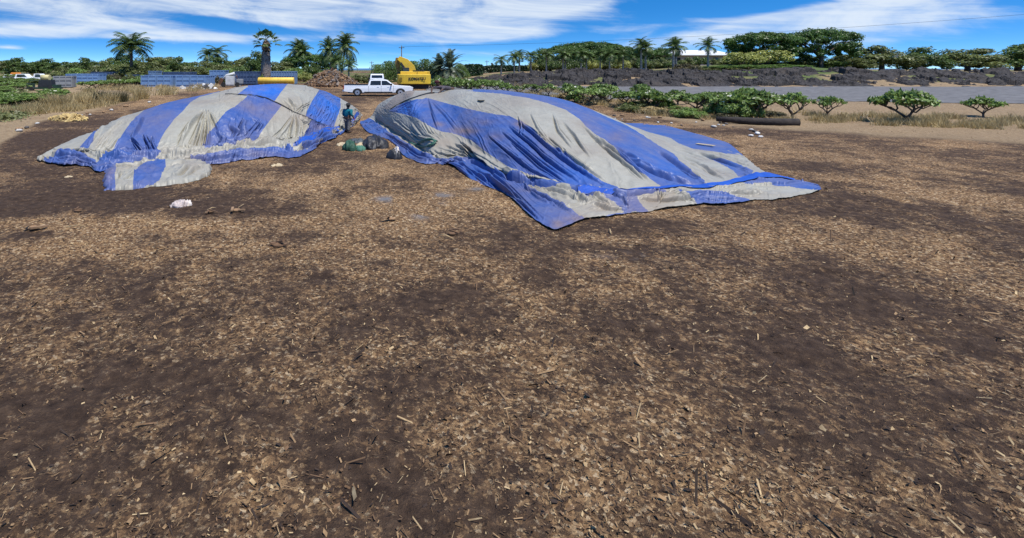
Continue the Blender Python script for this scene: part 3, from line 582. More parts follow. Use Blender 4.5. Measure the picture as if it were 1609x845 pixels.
# small folded tarp lying in front of the left mound
top = [(166, 272), (190, 268), (218, 262.5), (249, 253), (287, 252.5), (310, 258), (331, 268)]; bot = [(164, 301), (182, 300.5), (215, 296.5), (256, 292), (299, 285.5), (326, 276.5), (331.5, 270)]
nc, nr = 200, 70; t = np.linspace(0, 6, nc)
tu, tv, bu, bv = [crom([p_[k] for p_ in q], t) for q in (top, bot) for k in (0, 1)]
wv = (fbm(t * 3, t * 0, 3) - .5) * 3; bv = bv + wv
g = []
for s in np.linspace(0, 1, nr):
    Ya, Yb = F * H / (tv - V0), F * H / (bv - V0); X = ((bu - U0) * Yb * (1 - s) + (tu - U0) * Ya * s) / F; Y = Yb * (1 - s) + Ya * s
    z = .03 + .2 * np.sin(math.pi * min(max(s, .0), 1)) ** .35 * np.clip(np.minimum(t, 6 - t) * 3, 0, 1) ** .5
    g.append(np.stack([X, Y, z + 0 * X], -1))
g = np.stack(g); u = U0 + F * g[..., 0] / g[..., 1]; v = V0 + F * (H) / g[..., 1]
g = g + normals(g) * (.10 * (ridged(g[..., 0] * 1.6, g[..., 1] * 1.9, 55) ** 2 - .4) + .06 * (ridged(g[..., 0] * 4, g[..., 1] * 3.4, 56) ** 2 - .4) + fold_field(u, v, [([(270, 283), (295, 272), (320, 266)], .12, 2), ([(285, 284), (305, 274), (325, 268)], .10, 1.8), ([(255, 268), (285, 264), (300, 258)], .08, 2), ([(190, 290), (205, 283), (215, 278)], .06, 1.6), ([(168, 290), (185, 286), (190, 280)], .08, 1.8)]))[..., None]
g[..., 2] = np.maximum(g[..., 2], .03)
g[0, :, 2] = .0; g[-1, :, 2] = 0
st = inpoly(u, v, [(160, 268), (172, 270), (184, 268), (180, 285), (182, 304), (160, 304)]) | inpoly(u, v, [(222, 263), (259, 250), (260, 272), (250, 290), (208, 300), (211, 281)])
fp = build_cloth('folded_tarp', g, st, spots(u, v, [(230, 275, 30, 8, .25), (300, 270, 20, 8, .3), (172, 285, 8, 14, .5)]), np.zeros_like(u)); fp['label'] = 'small folded grey tarp with blue patches on bare soil before the left mound'; fp['category'] = 'tarp'
# ------------------------------------------------------------------ vegetation
LM = {'broad': leaf_mat('broad_leaf', (.022, .045, .01), (.15, .22, .05)), 'olive': leaf_mat('olive_leaf', (.035, .05, .012), (.23, .26, .08)), 'rain': leaf_mat('rain_tree_leaf', (.02, .05, .008), (.11, .20, .035), scale=.35),
      'plum': leaf_mat('plumeria_leaf', (.04, .08, .014), (.27, .38, .09), scale=1.5), 'lime': leaf_mat('lime_leaf', (.14, .17, .03), (.50, .50, .14), scale=.8), 'bam': leaf_mat('cane_leaf', (.05, .10, .02), (.20, .30, .07), scale=.5),
      'palm': leaf_mat('palm_leaf', (.02, .042, .012), (.13, .19, .05), trans=.3, scale=.6), 'grey_palm': leaf_mat('silver_palm_leaf', (.03, .05, .03), (.16, .20, .12), trans=.25, scale=.6), 'dead': leaf_mat('dead_leaf', (.06, .035, .02), (.26, .17, .09), trans=.2),
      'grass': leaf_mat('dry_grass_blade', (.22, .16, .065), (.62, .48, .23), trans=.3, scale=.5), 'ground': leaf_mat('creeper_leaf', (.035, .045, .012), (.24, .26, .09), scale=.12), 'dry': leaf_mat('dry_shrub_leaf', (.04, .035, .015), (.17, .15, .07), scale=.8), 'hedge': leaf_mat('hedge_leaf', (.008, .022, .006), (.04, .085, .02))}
M_BARK = mat('grey_bark', (.16, .13, .105), (.07, .055, .045), scale=3, rough=.9, spec=.1, bump=.6, bscale=12)
M_PALMT = mat('palm_bark', (.34, .31, .27), (.20, .18, .155), scale=2, rough=.9, spec=.1, bump=.5, bscale=9)
M_FATT = mat('old_palm_bark', (.25, .215, .19), (.13, .11, .10), scale=2.5, rough=.95, spec=.1, bump=.8, bscale=8)
M_FLOWER = mat('white_petal', (.85, .83, .72), (.75, .7, .5), scale=5, rough=.7, spec=.1)

def leaves(C, N, size, g, ratio=.5):
    """leaf-sized quads at the points C, roughly facing along N"""
    n = len(C); a = g.normal(0, 1, (n, 3)); nn_ = N + g.normal(0, .55, (n, 3)); nn_ /= np.linalg.norm(nn_, axis=1, keepdims=True) + 1e-9
    d1 = np.cross(nn_, a); d1 /= np.linalg.norm(d1, axis=1, keepdims=True) + 1e-9; d2 = np.cross(nn_, d1)
    l = (size * g.uniform(.6, 1.35, n))[:, None]
    v = np.stack([C - d1 * l, C + d2 * l * ratio - d1 * l * .1, C + d1 * l, C - d2 * l * ratio - d1 * l * .1], 1)
    return v.reshape(-1, 3), np.arange(4 * n).reshape(-1, 4)
def clumps(cs, n, size, g, flat=1.0, ratio=.5, shell=.55):
    P, N = [], []
    for (c, r) in cs:
        d = g.normal(0, 1, (n, 3)); d /= np.linalg.norm(d, axis=1, keepdims=True)
        rr = r * (shell + (1.08 - shell) * g.uniform(0, 1, n) ** .6)
        rr = rr * (1 + .25 * np.sin(d[:, 0] * 7 + c[0]) * np.sin(d[:, 1] * 6 + c[1] * 3) * np.sin(d[:, 2] * 6))
        p = d * rr[:, None] * np.array([1, 1, flat]); P.append(p + np.array(c)); N.append(d + np.array([0, 0, .5]))
    return leaves(np.concatenate(P), np.concatenate(N), size, g, ratio)
def tree_mesh_parts(kind, seed):
    """returns (crown verts, faces, trunk MB) for one tree about 1 unit = 1 metre; crown centred over origin"""
    g = np.random.default_rng(seed); cs = []; t = MB()
    if kind == 'broad':                       # height 6, spread 6
        for k in range(34):
            a, r = g.uniform(0, 6.28), 2.6 * math.sqrt(g.uniform(0, 1)); z = .8 + (1 - (r / 3.2) ** 2) * g.uniform(.0, 4.5); cs.append(((r * math.cos(a), r * math.sin(a), z), g.uniform(.55, 1.05)))
        v, f = clumps(cs, 190, .17, g, .8)
        t.tube([(0, 0, -.3), (.05, 0, .8), (0, .1, 2.2), (.1, 0, 3.6)], [.28, .22, .17, .08])
        for k in range(5):
            a = k * 1.3; t.tube([(0, 0, 1.3 + .15 * k), (.7 * math.cos(a), .7 * math.sin(a), 2.2 + .1 * k), (1.7 * math.cos(a), 1.7 * math.sin(a), 3.2)], [.12, .09, .04], 6)
    elif kind == 'rain':                      # wide flat umbrella crown, height 9, spread 16
        for k in range(90):
            a, r = g.uniform(0, 6.28), 7.6 * math.sqrt(g.uniform(0, 1)); z = 5.0 + 3.4 * math.sqrt(max(0, 1 - (r / 8.2) ** 2)) * g.uniform(.72, 1.0) + g.uniform(-.2, .2); cs.append(((r * math.cos(a), r * math.sin(a), z), g.uniform(.8, 1.45)))
        for k in range(60):
            a, r = g.uniform(0, 6.28), 7.4 * math.sqrt(g.uniform(.3, 1)); cs.append(((r * math.cos(a), r * math.sin(a), g.uniform(3.0, 5.6)), g.uniform(.7, 1.2)))
        v, f = clumps(cs, 170, .22, g, .55)
        t.tube([(0, 0, -.5), (0, 0, 1.6), (.2, 0, 3.2)], [.6, .48, .4])
        for k in range(9):
            a = k * .7; q = g.uniform(4.5, 6.8); t.tube([(.1, 0, 2.4 + .1 * k), (.35 * q * math.cos(a), .35 * q * math.sin(a), 4.4), (.7 * q * math.cos(a), .7 * q * math.sin(a), 5.6), (q * math.cos(a), q * math.sin(a), 6.3)], [.26, .18, .11, .04], 6)
    elif kind == 'bush':                      # height 2.6, spread 4
        for k in range(20):
            a, r = g.uniform(0, 6.28), 1.7 * math.sqrt(g.uniform(0, 1)); cs.append(((r * math.cos(a), r * math.sin(a), .5 + (1 - (r / 2.1) ** 2) * g.uniform(.1, 1.6)), g.uniform(.35, .65)))
        v, f = clumps(cs, 150, .13, g, .85)
        for k in range(6):
            a = k * 1.05; t.tube([(0, 0, -.2), (.4 * math.cos(a), .4 * math.sin(a), .6), (1.0 * math.cos(a), 1.0 * math.sin(a), 1.4)], [.07, .05, .02], 6)
    elif kind == 'cane':                      # tall loose cane clump, height 5
        n = 2600; x = g.normal(0, 1.1, n); y = g.normal(0, .8, n); hh = 5 * (1 - .12 * (x ** 2)) ; z = hh * g.uniform(.05, 1, n) ** .8
        C = np.stack([x, y, np.maximum(z, .1)], -1); N = np.stack([g.normal(0, 1, n), g.normal(-.4, .6, n), g.normal(.3, .5, n)], -1)
        v, f = leaves(C, N, .26, g, .22)
        for k in range(12): a, b_ = g.normal(0, .8), g.normal(0, .6); t.tube([(a * .7, b_ * .7, -.2), (a, b_, 2), (a * 1.25, b_ * 1.2, 4)], [.04, .035, .015], 5)
    return v, f, t
PROTO = {}
def tree(kind, lm, name, pos, size, label=None, cat='tree', group=None, seed=1, rz=None, own=False):
    """one tree: Empty > trunk, crown (mesh data shared between trees of a kind)"""
    key = (kind, lm, seed)
    root = empty(name, pos, random.uniform(0, 6.28) if rz is None else rz)
    sx_, sy_, sz_ = size if hasattr(size, '__len__') else (size,) * 3
    root.scale = (sx_, sy_, sz_)
    if key not in PROTO:
        v, f, t = tree_mesh_parts(kind, seed)
        cr = np_mesh('crown', v, f, LM[lm], root, smooth=False); tr = t.build('trunk', M_BARK, root); PROTO[key] = (cr, tr)
    else:
        for p in PROTO[key]:
            c = p.copy(); COL.objects.link(c); c.parent = root
    return tag(root, label, cat, group)

# -------- palms
def palm_parts(root, hgt, rt, rb, nf, fl, lm, seed, droop=1.0, upright=.5, tmat=None, lean=(0, 0), leaflet=.5, shaft=True, swell=False, skirt=False, fan=False, hang=.35):
    g = np.random.default_rng(seed); t = MB(); n = 9
    pts = [(lean[0] * (k / n) ** 1.6, lean[1] * (k / n) ** 1.6, -.3 + (hgt + .3) * k / n) for k in range(n + 1)]
    rad = [rb * (1 - k / n) ** 1.0 + rt * (k / n) for k in range(n + 1)]; rad[0] *= 1.35
    if swell: rad = [r * (1 + .25 * math.sin(math.pi * k / n)) for k, r in enumerate(rad)]
    t.tube(pts, rad, 10); t.build('trunk', tmat or M_PALMT, root)
    top = Vector(pts[-1])
    if shaft:
        s = MB(); s.tube([top, top + Vector((0, 0, fl * .14)), top + Vector((0, 0, fl * .28))], [rt * 1.25, rt * 1.1, rt * .5], 8); s.build('crownshaft', M_SHAFT, root); top = top + Vector((0, 0, fl * .2))
    V, Fc = [], []
    def quad(a, b_, c, d): o = len(V); V.extend([a, b_, c, d]); Fc.append((o, o + 1, o + 2, o + 3))
    for k in range(nf):
        a = k * 2.39996 + g.uniform(-.2, .2); e0 = upright + (1.35 - upright) * (1 - (k + .5) / nf) ** 1.0 * 1.0
        e0 = math.radians(80) * (1 - k / nf) * upright * 1.6 - math.radians(25) * (k / nf) * droop + g.uniform(-.1, .1)
        L_ = fl * g.uniform(.85, 1.1); p = top.copy(); el_ = e0; nseg = 11; prev = None; side = Vector((-math.sin(a), math.cos(a), 0))
        for i in range(nseg):
            el_ -= droop * (1.55 / nseg) * (.5 + i / nseg); d = Vector((math.cos(a) * math.cos(el_), math.sin(a) * math.cos(el_), math.sin(el_))); q = p + d * (L_ / nseg)
            up_ = side.cross(d) * -1
            if up_.z < 0: up_ = -up_
            w_ = .022 * fl * (1 - i / nseg * .7); quad(p - side * w_, p + side * w_, q + side * w_ * .8, q - side * w_ * .8)
            if i > 0:
                ll = leaflet * L_ * .5 * math.sin(math.pi * (.12 + .84 * i / nseg)) ** .7
                for sgn in (-1, 1):
                    for h_ in (0, .5):
                        b0 = p + (q - p) * h_; wj = (q - p) * .5
                        tip = b0 + side * sgn * ll * g.uniform(.7, .9) + d * ll * .45 + Vector((0, 0, -1)) * ll * hang * g.uniform(.5, 1.4)
                        quad(b0, b0 + wj, tip + wj * .25, tip)
            p = q
    np_mesh('fronds', [tuple(x) for x in V], Fc, LM[lm], root, smooth=False)
    return top
M_SHAFT = mat('green_crownshaft', (.12, .19, .06), (.08, .13, .04), scale=2, rough=.5)
PALM = {}
def palm(style, name, pos, sc, label, group=None, rz=None, cat='palm tree'):
    root = empty(name, pos, random.uniform(0, 6.28) if rz is None else rz); root.scale = (sc if hasattr(sc, '__len__') else (sc,) * 3)
    if style not in PALM:
        kw = {'slim': dict(hgt=3.4, rt=.11, rb=.17, nf=17, fl=2.2, lm='palm', seed=3, droop=1.25, upright=.75, leaflet=.62),
              'slim_tall': dict(hgt=5.0, rt=.14, rb=.24, nf=18, fl=2.7, lm='palm', seed=4, droop=1.2, upright=.9, leaflet=.6),
              'royal': dict(hgt=5.7, rt=.2, rb=.32, nf=36, fl=3.9, lm='palm', seed=5, droop=.8, upright=.6, leaflet=.72, tmat=M_BARK, shaft=True),
              'coconut': dict(hgt=5, rt=.13, rb=.22, nf=34, fl=3.4, lm='palm', seed=6, droop=1.15, upright=.9, shaft=False, lean=(.8, .2), leaflet=.6),
              'date': dict(hgt=2.2, rt=.3, rb=.34, nf=44, fl=3.4, lm='grey_palm', seed=7, droop=.9, upright=.95, tmat=M_FATT, shaft=False, leaflet=.36, hang=.1)}[style]
        palm_parts(root, **kw); PALM[style] = list(root.children)
    else:
        for p in PALM[style]:
            c = p.copy(); COL.objects.link(c); c.parent = root
    return tag(root, label, cat, group)

def base(u, v, Y):   # point on the ground in column u at distance Y
    return at(u, Y)
def hgt(v, Y, z0): return H - (v - V0) * Y / F - z0      # height needed to reach picture row v

# left: the tree line behind the containers
g0 = np.random.default_rng(11)
def put(kind, lm, name, u, vtop, Y, wpx, label, cat='tree', group=None, seed=1, dy=None):
    p = at(u, Y); h_ = hgt(vtop, Y, p.z); nat = {'broad': (5.9, 6.0), 'rain': (9.2, 16.5), 'bush': (2.55, 4.4), 'cane': (4.9, 4.4)}[kind]
    return tree(kind, lm, name, p, (wpx * Y / F / nat[1], (dy or wpx * Y / F) / nat[1], h_ / nat[0]), label, cat, group, seed)
GL_ = 'trees in the far tree line on the left'
for k, u in enumerate(range(-40, 160, 17)):
    put('broad', 'broad' if k % 3 else 'olive', 'broadleaf_tree', u + g0.uniform(-5, 5), 89 + g0.uniform(-1.5, 4.5), 150 + g0.uniform(-15, 25), 48, 'bushy green tree in the low far tree line at the left edge', 'tree', GL_, 1 + k % 3)
for k, (u, v, w_) in enumerate([(172, 85, 40), (196, 86, 40), (236, 82, 44), (262, 83, 42), (284, 89, 34), (302, 91, 36), (322, 91, 34), (344, 90, 40), (366, 89, 36), (386, 84, 38), (404, 80, 34), (440, 90, 40), (226, 92, 40), (250, 94, 40), (185, 95, 44), (352, 97, 40), (395, 95, 40), (300, 97, 40)]):
    put('broad', ['olive', 'broad', 'olive'][k % 3], 'broadleaf_tree', u, v - 1.5, 118 + g0.uniform(-12, 15) - (15 if k > 11 else 0), w_ * 1.4, 'bushy green tree in the tree line behind the blue containers', 'tree', 'trees behind the containers', 1 + k % 3)
for k, u in enumerate(range(100, 480, 24)):
    put('bush', 'plum' if k % 2 else 'olive', 'shrub', u, 102 + g0.uniform(-3, 3), 98 + g0.uniform(-4, 8), 44, 'rounded green shrub at the foot of the trees behind the blue containers', 'shrub', 'shrubs behind the containers', 1 + k % 2)
put('rain', 'rain', 'umbrella_tree', 487, 83, 112, 92, 'flat-topped dark green umbrella tree between the fat-trunked palm and coconut palms', dy=10)
put('bush', 'broad', 'shrub', 494, 93, 100, 44, 'round dark green shrub in front of the flat-topped umbrella tree', 'shrub')
put('bush', 'lime', 'shrub', 478, 110, 92, 30, 'yellow-green low shrub at the foot of the umbrella tree', 'shrub', dy=4)
put('bush', 'plum', 'shrub', 515, 106, 96, 34, 'light green shrub behind the wood chip pile', 'shrub', dy=4)
# left palms
palm('royal', 'royal_palm', at(206.5, 96), (1.12, 1.12, 1.02), 'tall dark palm with wide flat crown standing alone left of the blue dumpsters', rz=.6)
r = palm('slim', 'palm_tree', at(326, 125), (1.7, 1.7, 1.35), 'left of two small palms showing above the tree line behind the dumpsters')
palm('slim', 'palm_tree', at(341, 125), (1.9, 1.9, 1.45), 'right of two small palms showing above the tree line behind the dumpsters')
def coco(u, vtop, Y, w_, lean, label, zs=None):
    p = at(u, Y); h_ = hgt(vtop, Y, p.z); s = h_ / 7.0; ws = w_ * Y / F / 6.0
    palm('coconut', 'coconut_palm', p, (ws, ws, s), label, rz=lean)
coco(462, 66, 112, 44, 0, 'left coconut palm of the pair above the flat-topped umbrella tree')
coco(480, 71, 110, 36, 2.5, 'right coconut palm of the pair above the flat-topped umbrella tree')
coco(521, 64, 104, 40, 2.6, 'shorter coconut palm leaning left behind the wood chip pile')
coco(536, 57, 100, 50, .2, 'tallest coconut palm with shaggy crown behind the wood chip pile')
palm('slim', 'palm_tree', at(548, 92), (1.15, 1.15, .8), 'small young palm right of the tallest coconut palm')
palm('slim', 'palm_tree', at(528, 95), (1.2, 1.2, .95), 'small yellowish palm at the foot of the coconut palms')
# the fat-trunked palm
p = at(418, 84); root = empty('fan_palm', p); k_ = 84 / F
t = MB(); t.tube([(0, 0, -.4), (0, 0, .6), (0, 0, 3.0), (0, 0, 5.2)], [.98, .92, .82, .58], 16); t.build('trunk', M_FATT, root)
g = np.random.default_rng(5); n = 900; a = g.uniform(0, 6.28, n); z = g.uniform(.3, 5.3, n); rr = .96 - .06 * z
C = np.stack([rr * np.cos(a), rr * np.sin(a), z], -1); N = np.stack([np.cos(a), np.sin(a), .2 + 0 * a], -1)
v, f = leaves(C, N * 2, .16, g, .5); np_mesh('leaf_bases', v, f, LM['dry'] if False else M_FATT, root, smooth=False)
sk = MB(); sk.tube([(0, 0, 5.0), (.02, 0, 6.0), (0, 0, 6.9)], [.42, .36, .28], 10); sk.build('neck', M_FATT, root)
n = 260; a = g.uniform(0, 6.28, n); z = g.uniform(5.0, 7.0, n); rr = .3 + .32 * np.sin(np.clip((z - 5) / 2, 0, 1) * 3.1)
C = np.stack([rr * np.cos(a), rr * np.sin(a), z], -1); N = np.stack([np.cos(a), np.sin(a), .5 + 0 * a], -1)
v, f = leaves(C, N * 2, .42, g, .28); np_mesh('dead_fronds', v, f, LM['dead'], root, smooth=False)
V, Fc = [], []
for k in range(24):      # fan leaves: a stalk and a disc of split blades
    a = k * 2.4; e = math.radians(75) * (1 - k / 24) - math.radians(28) * (k / 24) + .1; L_ = 1.75 * random.uniform(.8, 1.15); c = Vector((0, 0, 6.9)); d = Vector((math.cos(a) * math.cos(e), math.sin(a) * math.cos(e), math.sin(e)))
    hub = c + d * L_; s = Vector((-math.sin(a), math.cos(a), 0)); o = len(V); V += [c - s * .03, c + s * .03, hub + s * .02, hub - s * .02]; Fc.append((o, o + 1, o + 2, o + 3))
    up_ = d.cross(s)
    for j in range(15):
        b_ = math.radians(-115 + 230 * j / 14); dd = d * math.cos(b_) + s * math.sin(b_); lt = 1.0 * (1 - .25 * abs(j - 7) / 7); tip = hub + dd * lt + Vector((0, 0, -.28 * lt * random.uniform(.6, 1.8))); w_ = dd.cross(up_) * .11; mid = hub + dd * lt * .5
        o = len(V); V += [hub, mid - w_, tip, mid + w_]; Fc.append((o, o + 1, o + 2, o + 3))
np_mesh('fronds', [tuple(x) for x in V], Fc, LM['palm'], root, smooth=False)
tag(root, 'fan palm with very thick dark trunk and ragged crown behind the yellow pipe', 'palm tree')

# centre: canes, date palms and hedge behind the excavator
for k, (u, vt, w_) in enumerate([(594, 101, 26), (611, 96, 28), (628, 96, 30), (650, 96, 30), (668, 93, 30), (682, 99, 26), (722, 101, 30), (640, 104, 34)]):
    put('cane', 'bam', 'cane_clump', u, vt, 96 + g0.uniform(-3, 5), w_, 'tall loose light green cane clump behind the yellow excavator', 'cane', 'cane clumps behind the excavator')
for k, (u, vt, w_) in enumerate([(560, 113, 28), (572, 115, 26), (585, 112, 24)]):
    put('bush', 'olive', 'shrub', u, vt, 88, w_, 'low grey-green shrub between the chip pile and parked trucks', 'shrub', 'shrubs beside the chip pile')
palm('date', 'date_palm', at(690, 92), (1.05, 1.05, .95), 'smaller left date palm of the pair right of the excavator', rz=1)
palm('date', 'date_palm', at(706, 90), (1.2, 1.2, 1.08), 'larger right date palm with arching grey-green fronds right of the excavator', rz=2)
for k, (u, vt, w_) in enumerate([(672, 118, 30), (690, 115, 34), (708, 116, 34), (724, 120, 32), (700, 125, 34), (740, 124, 28)]):
    put('bush', 'plum', 'shrub', u, vt, 74 - k * .8, w_, 'leafy green shrub below the date palms right of the excavator', 'shrub', 'shrubs below the date palms')
def hedge(u0, u1, vt, Y, label):
    a, b_ = at(u0, Y), at(u1, Y); n = 5200; g = np.random.default_rng(int(u0)); L_ = (b_ - a).length; h_ = hgt(vt, Y, min(a.z, b_.z)); dep = 1.6
    s = g.uniform(0, 1, n); face = g.uniform(0, 1, n); z = np.where(face < .55, g.uniform(0, 1, n), 1.0) * h_; yy = np.where(face < .55, -dep / 2, g.uniform(-dep / 2, dep / 2, n)) + g.normal(0, .12, n)
    bump_ = .35 * (fbm(s * L_ * .4, 0 * s, 4) - .5); z = z + bump_ * (z / h_) + g.normal(0, .1, n)
    C = np.stack([a.x + (b_.x - a.x) * s, a.y + yy, a.z + z], -1); N = np.stack([0 * s, np.where(face < .55, -1, 0), np.where(face < .55, .4, 1)], -1)
    v, f = leaves(C, N, .2, g, .6); o_ = np_mesh('hedge', v, f, LM['hedge'], smooth=False); tag(o_, label, 'hedge')
    core = MB(); core.box(((a.x + b_.x) / 2, a.y, (a.z + b_.z) / 2 + h_ * .42), (L_ * .99, dep * .8, h_ * .84)); core.build('branches', mat('hedge_twigs', (.02, .022, .012), rough=.95, spec=.05), o_)
hedge(724, 757, 103, 104, 'dark clipped hedge, taller left section near the date palms')
hedge(759, 842, 104.3, 112, 'long low dark clipped hedge on the lava terrace behind the slim palms')
put('broad', 'dry', 'small_tree', 773, 95.5, 130, 10, 'tiny round tree on a bare stem above the clipped hedge')
put('bush', 'plum', 'shrub', 801, 97, 116, 6, 'narrow pointed dark shrub standing above the clipped hedge', 'shrub')

# right: palms, rain trees and undergrowth on the lava terrace
GP = 'slim palms in a row before the dark canopy trees'
for k, (u, vc) in enumerate([(858.5, 84), (884.6, 83), (888.5, 85), (913, 84), (921.5, 86), (943, 83), (957.7, 84), (979, 84)]):
    p = at(u, 97 + (k % 3) * .8); h_ = hgt(vc, p.y, p.z); palm('slim', 'slim_palm', p, (1.05, 1.05, h_ / 4.1), 'slim pale-trunked palm in the row before the dark canopy trees', GP)
for (u, vc, Y, w_, lb) in [(787.5, 92.5, 96, 1.05, 'leftmost slim palm of the terrace, crown of few drooping fronds'), (808, 88.5, 97, .95, 'second slim palm from the left on the terrace'), (816, 85.5, 103, 1.2, 'third slim palm from the left, taller with a full crown'), (834, 86.5, 104, 1.15, 'slim palm just left of the big canopy trees')]:
    p = at(u, Y); palm('slim', 'slim_palm', p, (w_, w_, hgt(vc, Y, p.z) / 4.1), lb)
for (u, vc, Y, lb) in [(1007.5, 73, 96, 'left trunk of the twin tall palms standing before the end of the canopy'), (1014.5, 76, 97, 'right trunk of the twin tall palms standing before the end of the canopy'), (1058, 74, 92, 'left palm of the close pair in front of the white roof'), (1062, 73, 93, 'right palm of the close pair in front of the white roof'), (1112.5, 72, 95, 'single tall palm in front of the right end of the white roof')]:
    p = at(u, Y); palm('slim_tall', 'tall_palm', p, (1.0, 1.0, hgt(vc, Y, p.z) / 5.6), lb)
put('rain', 'rain', 'canopy_tree', 884, 70, 124, 92, 'wide dark green canopy tree at the left end of the big canopy group', dy=14)
put('rain', 'rain', 'canopy_tree', 926, 62.5, 128, 110, 'tallest dome-shaped canopy tree, in the middle of the big canopy group', dy=15, seed=2)
put('rain', 'rain', 'canopy_tree', 974, 71, 122, 84, 'canopy tree right of the tallest dome of the big canopy group', dy=14)
put('rain', 'rain', 'canopy_tree', 1016, 76, 126, 74, 'lowest canopy tree at the right end of the big canopy group', dy=12, seed=2)
put('rain', 'broad', 'canopy_tree', 1042, 73.5, 150, 60, 'dark distant canopy tree behind the left end of the white roof', dy=14)
put('broad', 'broad', 'broadleaf_tree', 1128, 76, 140, 40, 'dark tree behind the right end of the white roof')
put('rain', 'rain', 'canopy_tree', 1196, 47, 108, 124, 'large dark canopy tree rising at the right behind the lime green bush', dy=14, seed=2)
put('rain', 'rain', 'canopy_tree', 1290, 42, 112, 120, 'large dark canopy tree farthest right, past the lime green bush', dy=14)
for k, (u, vt, w_) in enumerate([(1385, 62, 90), (1450, 72, 70), (1520, 66, 90), (1600, 60, 100)]):
    put('broad', 'broad' if k % 2 else 'olive', 'broadleaf_tree', u, vt, 118 + 4 * k, w_, 'bushy green tree on the terrace at the far right edge', 'tree', 'trees at the far right', 1 + k % 3)
GU = 'undergrowth bushes under the canopy trees'
for k, u in enumerate(range(842, 1050, 11)):
    put('bush', ['lime', 'broad', 'olive', 'broad'][k % 4], 'shrub', u + g0.uniform(-3, 3), 88 + g0.uniform(-3, 5), 106 + g0.uniform(-2, 3), 30, 'yellowish green bush in the shade under the canopy trees' , 'shrub', GU, 1 + k % 2)
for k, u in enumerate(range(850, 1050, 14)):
    put('bush', 'hedge', 'shrub', u, 86 + g0.uniform(-2, 3), 112, 40, 'bush behind the row of slim palms, deep shade put into its dark leaf colour', 'shrub', 'dark bushes behind the slim palms', 1)  # darkest leaf colour stands in for the shadow under the canopy
for k, (u, vt, w_) in enumerate([(1030, 91, 30), (1050, 93, 34), (1080, 87, 34), (1098, 84, 34), (1120, 90, 30), (1140, 88, 30)]):
    put('bush', 'broad' if k % 2 else 'olive', 'shrub', u, vt, 104, w_, 'dark green bush below the white roof', 'shrub', 'bushes below the white roof', 1 + k % 2)
put('bush', 'lime', 'lime_bush', 1165, 76, 98, 66, 'pale yellow-green bush catching the sun beneath the large right canopy tree', 'shrub', seed=2)
put('bush', 'lime', 'lime_bush', 1205, 72, 100, 70, 'taller yellow-green bush at the right, beneath the large canopy tree', 'shrub', seed=2)
put('bush', 'dry', 'dry_bush', 1078, 96, 90, 46, 'brownish dry bush on the terrace edge left of the green mound', 'shrub')
for k, (u, vt, w_) in enumerate([(1135, 101, 60), (1175, 100, 70), (1230, 99, 80), (1110, 106, 40), (1160, 108, 50)]):
    put('bush', 'bam' if k < 3 else 'ground', 'ground_shrub', u, vt, 94 - k * .5, w_, 'low spreading bright green shrub on the mound at the terrace edge', 'shrub', 'shrubs on the green mound')

for k, (u, vt, w_) in enumerate([(1160, 84, 60), (1195, 82, 70), (1240, 84, 70), (1285, 82, 70), (1330, 84, 70)]):
    put('broad', 'broad' if k % 2 else 'olive', 'broadleaf_tree', u, vt, 116, w_, 'dark green tree filling the space under the large right canopy trees', 'tree', 'trees under the large right canopy', 1 + k % 3)
for k, (u, vt, Y, w_) in enumerate([(205, 110, 82, 26), (222, 112, 82, 22), (341, 116, 82, 18), (350, 118, 80, 16), (412, 114, 80, 14), (180, 112, 88, 22), (170, 114, 86, 20)]):
    put('bush', ['olive', 'plum', 'dry'][k % 3], 'shrub', u, vt, Y, w_, 'small weedy bush growing in a gap between the blue containers', 'shrub', 'bushes between the containers', 1 + k % 2)
# plumeria shrubs: bare forked branches with leaf tufts at the tips and white flowers
def plumeria_proto(seed, dens):
    g = np.random.default_rng(seed); t = MB(); tips = []
    def grow(p, d, L_, r, lvl):
        q = p + d * L_; t.tube([p, p + d * L_ * .5 + Vector(g.normal(0, .04, 3)), q], [r, r * .85, r * .7], 6)
        if lvl <= 1 and (lvl == 0 or g.uniform() < .7): tips.append((q, d))
        if lvl == 0: return
        for k in range(3 if lvl > 1 else 2):
            a = k * 2.1 + g.uniform(0, 2); s = Vector((math.cos(a), math.sin(a), 0)); nd = (d * .6 + s * .75 + Vector((0, 0, .18))).normalized(); grow(q, nd, L_ * g.uniform(.65, .85), r * .68, lvl - 1)
    t.tube([(0, 0, -.2), (0, 0, .35)], [.1, .09], 8)
    for k in range(3): grow(Vector((0, 0, .3)), Vector((math.cos(k * 2.1), math.sin(k * 2.1), .75)).normalized(), .62, .075, 3)
    P, N, FP = [], [], []
    for (q, d) in tips:
        if g.uniform() > dens: continue
        n = 16
        for k in range(n):
            a = g.uniform(0, 6.28); o = Vector((math.cos(a), math.sin(a), g.uniform(.0, .8))); P.append(tuple(q + o * .2)); N.append((o.x * .5, o.y * .5, .8))
        if g.uniform() < .10:
            for j in range(3): FP.append(tuple(q + Vector((g.normal(0, .06), g.normal(0, .06), .2))))
    FP.append(P[0]); v, f = leaves(np.array(P), np.array(N), .2, g, .36); v2, f2 = leaves(np.array(FP), np.tile([0, -.4, 1.0], (len(FP), 1)), .07, g, .9)
    return np.concatenate([v, v2]), np.concatenate([f, f2 + len(v)]), t, [0] * len(f) + [1] * len(f2)
PL = []
